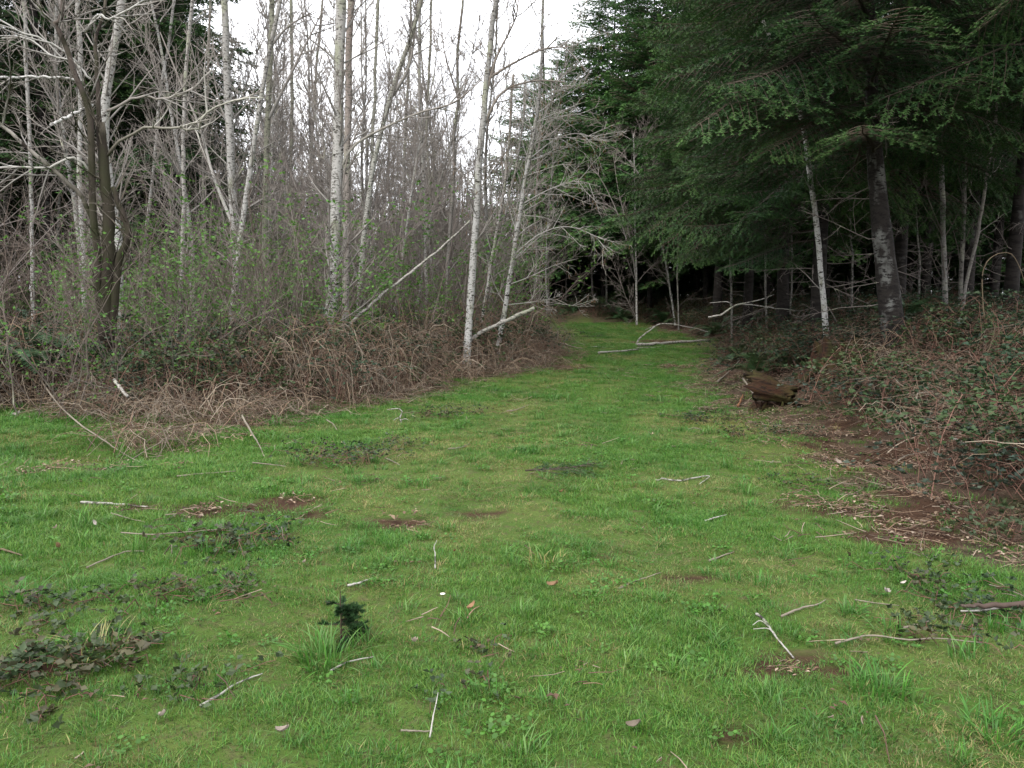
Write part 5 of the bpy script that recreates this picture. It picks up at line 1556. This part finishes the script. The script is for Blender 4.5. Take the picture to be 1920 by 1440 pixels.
def seedling(label, px, py, hgt, seed, lean=0.0):
    r = np.random.default_rng(seed)
    g = ground_at(px, py)
    root = tag(empty('fir_seedling', g), label, 'seedling')
    sb, nb_ = MB(), MB()
    P = np.array((0, 0, -0.02)) + np.array((lean, 0, 1.0)) * (np.linspace(0, hgt, 8))[:, None]
    tube(sb, P, np.linspace(0.006, 0.002, 8), 5, (0.06, 0.04, 0.03))
    p0, d0, l0, c0 = [P[5]], [unit(P[7] - P[5])], [hgt * 0.3], [NG2]
    for i in range(26):
        s = r.uniform(0.08, 0.8)
        q = P[0] + (P[-1] - P[0]) * s
        a = r.uniform(0, 6.283) if i > 8 else r.normal(0.1, 0.5)
        L_ = hgt * 0.46 * (1 - s) ** 0.7 * r.uniform(0.6, 1.1) + 0.03
        d = unit(np.array((math.cos(a), math.sin(a), r.normal(0.12, 0.15))))
        tube(sb, [q, q + d * L_], (0.003, 0.0015), 3, (0.06, 0.04, 0.03))
        p0.append(q); d0.append(d); l0.append(L_); c0.append(NG1 * 0.9)
        for k in range(4):
            e = q + d * L_ * r.uniform(0.3, 0.9)
            d2 = unit(d + r.normal(0, 0.6, 3)); p0.append(e); d0.append(d2); l0.append(L_ * 0.4); c0.append(NG2 * 0.9)
    needles(nb_, r, p0, d0, l0, 44, 0.022, 0.006, c0)
    sb.build('stem', M['twig'], root)
    nb_.build('foliage', M['needle'], root)
seedling('little dark fir seedling with one upright leader in the near grass', 640, 1205, 0.26, 961)
o = fine_boughs[1]
tw = put('fir_branchlet', bough(971, 0.75, True, 0.1, 0.05, 0.05).mesh('fir_branchlet', M['needle']))
g = ground_at(985, 893); tw.location = (g[0], g[1], g[2] + 0.05); tw.rotation_euler = (0.1, 0.02, 0.4)
tag(tw, 'dark green broken fir branchlet lying in the middle of the grass', 'branchlet')
tw = put('fir_branchlet', bough(972, 0.6, True, 0.1, 0.05, 0.05).mesh('fir_branchlet', M['needle']))
g = ground_at(1092, 634); tw.location = (g[0], g[1], g[2] + 0.06); tw.rotation_euler = (0.1, 0.02, 0.3); tw.scale = (1.3, 1.3, 1.3)
tag(tw, 'small dark fir branchlet lying on the far grass at the bend', 'branchlet')

def curled_leaf(label, px, py, size, col, seed, lift=0.035):
    r = np.random.default_rng(seed)
    g = ground_at(px, py)
    mb = MB()
    nu, nv = 5, 7
    V = []
    for j in range(nv):
        s = j / (nv - 1)
        w = size * 0.25 * math.sin(math.pi * min(1, s * 0.9 + 0.06)) ** 0.8
        for i in range(nu):
            u = i / (nu - 1) * 2 - 1
            V.append((w * u, size * (s - 0.5), size * (0.20 * u * u + 0.75 * (s - 0.4) ** 2) + r.normal(0, size * 0.015)))
    mb.add(V, [(j * nu + i, j * nu + i + 1, (j + 1) * nu + i + 1, (j + 1) * nu + i) for j in range(nv - 1) for i in range(nu - 1)], None, col)
    o = mb.build('fallen_leaf', M['dead_leaf'], loc=(g[0], g[1], g[2] + lift))
    o.rotation_euler = (r.uniform(0.1, 0.6), r.normal(0, 0.3), r.uniform(0, 6.28))
    tag(o, label, 'leaf', 'single fallen leaves')
PL, BL = (0.45, 0.38, 0.32), (0.30, 0.19, 0.11)
for i, q in enumerate([
        ('white curled leaf near the right edge above the thin straight twig', 1660, 1122, 0.095, (0.55, 0.50, 0.47)),
        ('small white leaf right of the white curled one', 1693, 1107, 0.05, (0.55, 0.52, 0.48)),
        ('pink brown upright leaf in the lower middle of the grass', 777, 1222, 0.085, PL),
        ('grey brown oval leaf standing at the bottom right of centre', 1189, 1386, 0.085, (0.26, 0.22, 0.17)),
        ('pale upright leaf at the bottom left of centre', 531, 1394, 0.085, PL),
        ('whitish leaf in the lower left grass', 306, 1361, 0.08, (0.52, 0.45, 0.40)),
        ('pale leaf in the grass right of the small dark bramble sprout', 571, 1068, 0.06, (0.5, 0.42, 0.37)),
        ('tan curled leaf left of the half sunk stick', 1037, 1112, 0.10, BL),
        ('small orange leaf by the tiny kinked white twig', 853, 1048, 0.05, (0.36, 0.16, 0.07)),
        ('brown leaf below the tan curled one', 884, 1152, 0.08, BL),
        ('pale leaf lying on the grass left at the height of the bowed stick', 105, 1003, 0.07, PL),
        ('orange tan leaf left of the bowed stick', 112, 1038, 0.09, BL),
        ('whitish leaf by the left soil patch', 180, 992, 0.07, (0.5, 0.46, 0.42)),
        ('pale leaf on the soil at the right beside the curved pale stick', 1668, 822, 0.10, (0.5, 0.47, 0.42)),
        ('second pale leaf on the soil higher up the right bank', 1640, 806, 0.10, (0.5, 0.47, 0.42)),
        ('tan leaf at the lower edge of the soil on the right', 1590, 890, 0.12, BL),
        ('pale leaf at the left rim of the soil on the right', 1572, 876, 0.12, PL),
        ('small pale leaf at the edge of the grass below the bramble mat', 1448, 875, 0.06, (0.5, 0.45, 0.4)),
        ('white scrap like leaf at the left edge by the brown brush', 32, 782, 0.16, (0.62, 0.60, 0.58)),
        ('small yellowish leaf in the upper middle of the grass', 1224, 819, 0.05, (0.5, 0.42, 0.3)),
        ('brown leaf on the grass right of centre', 1053, 931, 0.06, (0.22, 0.13, 0.06))]):
    curled_leaf(q[0], q[1], q[2], q[3] * 0.68, np.array(q[4]) * 0.6, seed=980 + i)
# one daisy
g = ground_at(830, 1136)
da = tag(empty('daisy', g), 'single small white daisy in the middle of the grass', 'flower')
mb = MB(); tube(mb, [(0, 0, -0.01), (0.004, 0, 0.03), (0, 0.002, 0.058)], 0.0014, 4, (0.05, 0.11, 0.03)); mb.build('stem', M['bud'], da)
mb = MB()
for i in range(16):
    a = i * 6.283 / 16
    d, w = np.array((math.cos(a), math.sin(a), 0.12)), np.array((-math.sin(a), math.cos(a), 0)) * 0.0026
    c0_ = np.array((0, 0.002, 0.059))
    mb.add([c0_ - w * .5, c0_ + w * .5, c0_ + d * 0.013 + w, c0_ + d * 0.013 - w], [(0, 1, 2, 3)], None, (0.75, 0.74, 0.74))
mb.build('petals', M['dead_leaf'], da)
mb = MB()
V, Q = lumpy(0, 8, 3, lambda u, v: (0.0042 * (1 - .55 * v) * math.cos(u), 0.002 + 0.0042 * (1 - .55 * v) * math.sin(u), 0.0595 + 0.0028 * v))
mb.add(V, Q, [(16, 16 + i, 17 + i) for i in range(1, 7)], (0.55, 0.38, 0.03)); mb.build('disc', M['dead_leaf'], da)

# ------------------------------------------------------------------ labels that single out the nearest members of the big groups
def screen_px(o):
    x, y, z = o.matrix_world.translation if False else o.location
    return 960 + F_PX * x / max(y * math.cos(PITCH), 0.1)
def single_out(group, what, marks, tol=26):
    pool = sorted([o for o in COL.objects if o.get('group') == group], key=lambda o: o.location.y)
    taken = set()
    for px, depth, name in marks:
        for o in pool:
            if o.name in taken or o.location.y < depth: continue
            if abs(screen_px(o) - px) < tol:
                o['label'] = what + name
                taken.add(o.name)
                break
LM = [(50, 19.5, 'thin pale trunk closest to the left edge'), (150, 18, 'speckled thin trunk second from the left edge'), (205, 12, 'dark mossy tree'), (275, 20, 'grey thin trunk leaning right'),
      (345, 17, 'dark and white striped trunk'), (436, 17, 'two crossing pale stems'), (500, 18, 'lichen covered dark trunk'), (548, 23, 'dark thin trunk in the sky gap'),
      (628, 15, 'biggest white trunk'), (695, 21, 'pale trunk with the low fork'), (757, 25, 'upper end of the arching branch'), (805, 24, 'middle of the leaning dead pole'),
      (890, 17, 'straight white forking trunk'), (960, 18, 'slim white leaning tree')]
single_out('thin bare trees crowding the thicket', 'nearest thin bare tree behind the ', LM)
single_out('leafless shrubs filling the thicket', 'nearest leafless brown shrub around the ', [(a, 0, c) for a, b, c in LM])
single_out('shrubs with first green leaves', 'nearest brown shrub with green leaves around the ', [(a, 0, c) for a, b, c in LM])
single_out('tall leafless clumps deep in the thicket', 'nearest tall leafless clump behind the ', LM)
single_out('firs behind the bare trees on the left', 'nearest tall fir behind the ', LM[:6])
RM = [(1194, 36, 'lone white sapling'), (1240, 34, 'thin leaning sapling'), (1300, 26, 'arched fallen branch'), (1400, 17, 'hanging white branch'), (1452, 12, 'rotten log end'), (1525, 14.4, 'slender white trunk'),
      (1570, 13, 'red rotten stump'), (1650, 12.5, 'biggest fir trunk'), (1767, 15.5, 'grey upright trunk'), (1808, 16, 'crooked dark trunk'), (1870, 15, 'high arching bramble cane')]
single_out('firs of the dark wood on the right', 'nearest tall dark fir in line behind the ', RM, 34)
single_out('young firs under the tall firs', 'nearest young bushy fir in line behind the ', RM, 34)
single_out('young firs beyond the thicket', 'nearest young far fir in line behind the ', LM, 30)
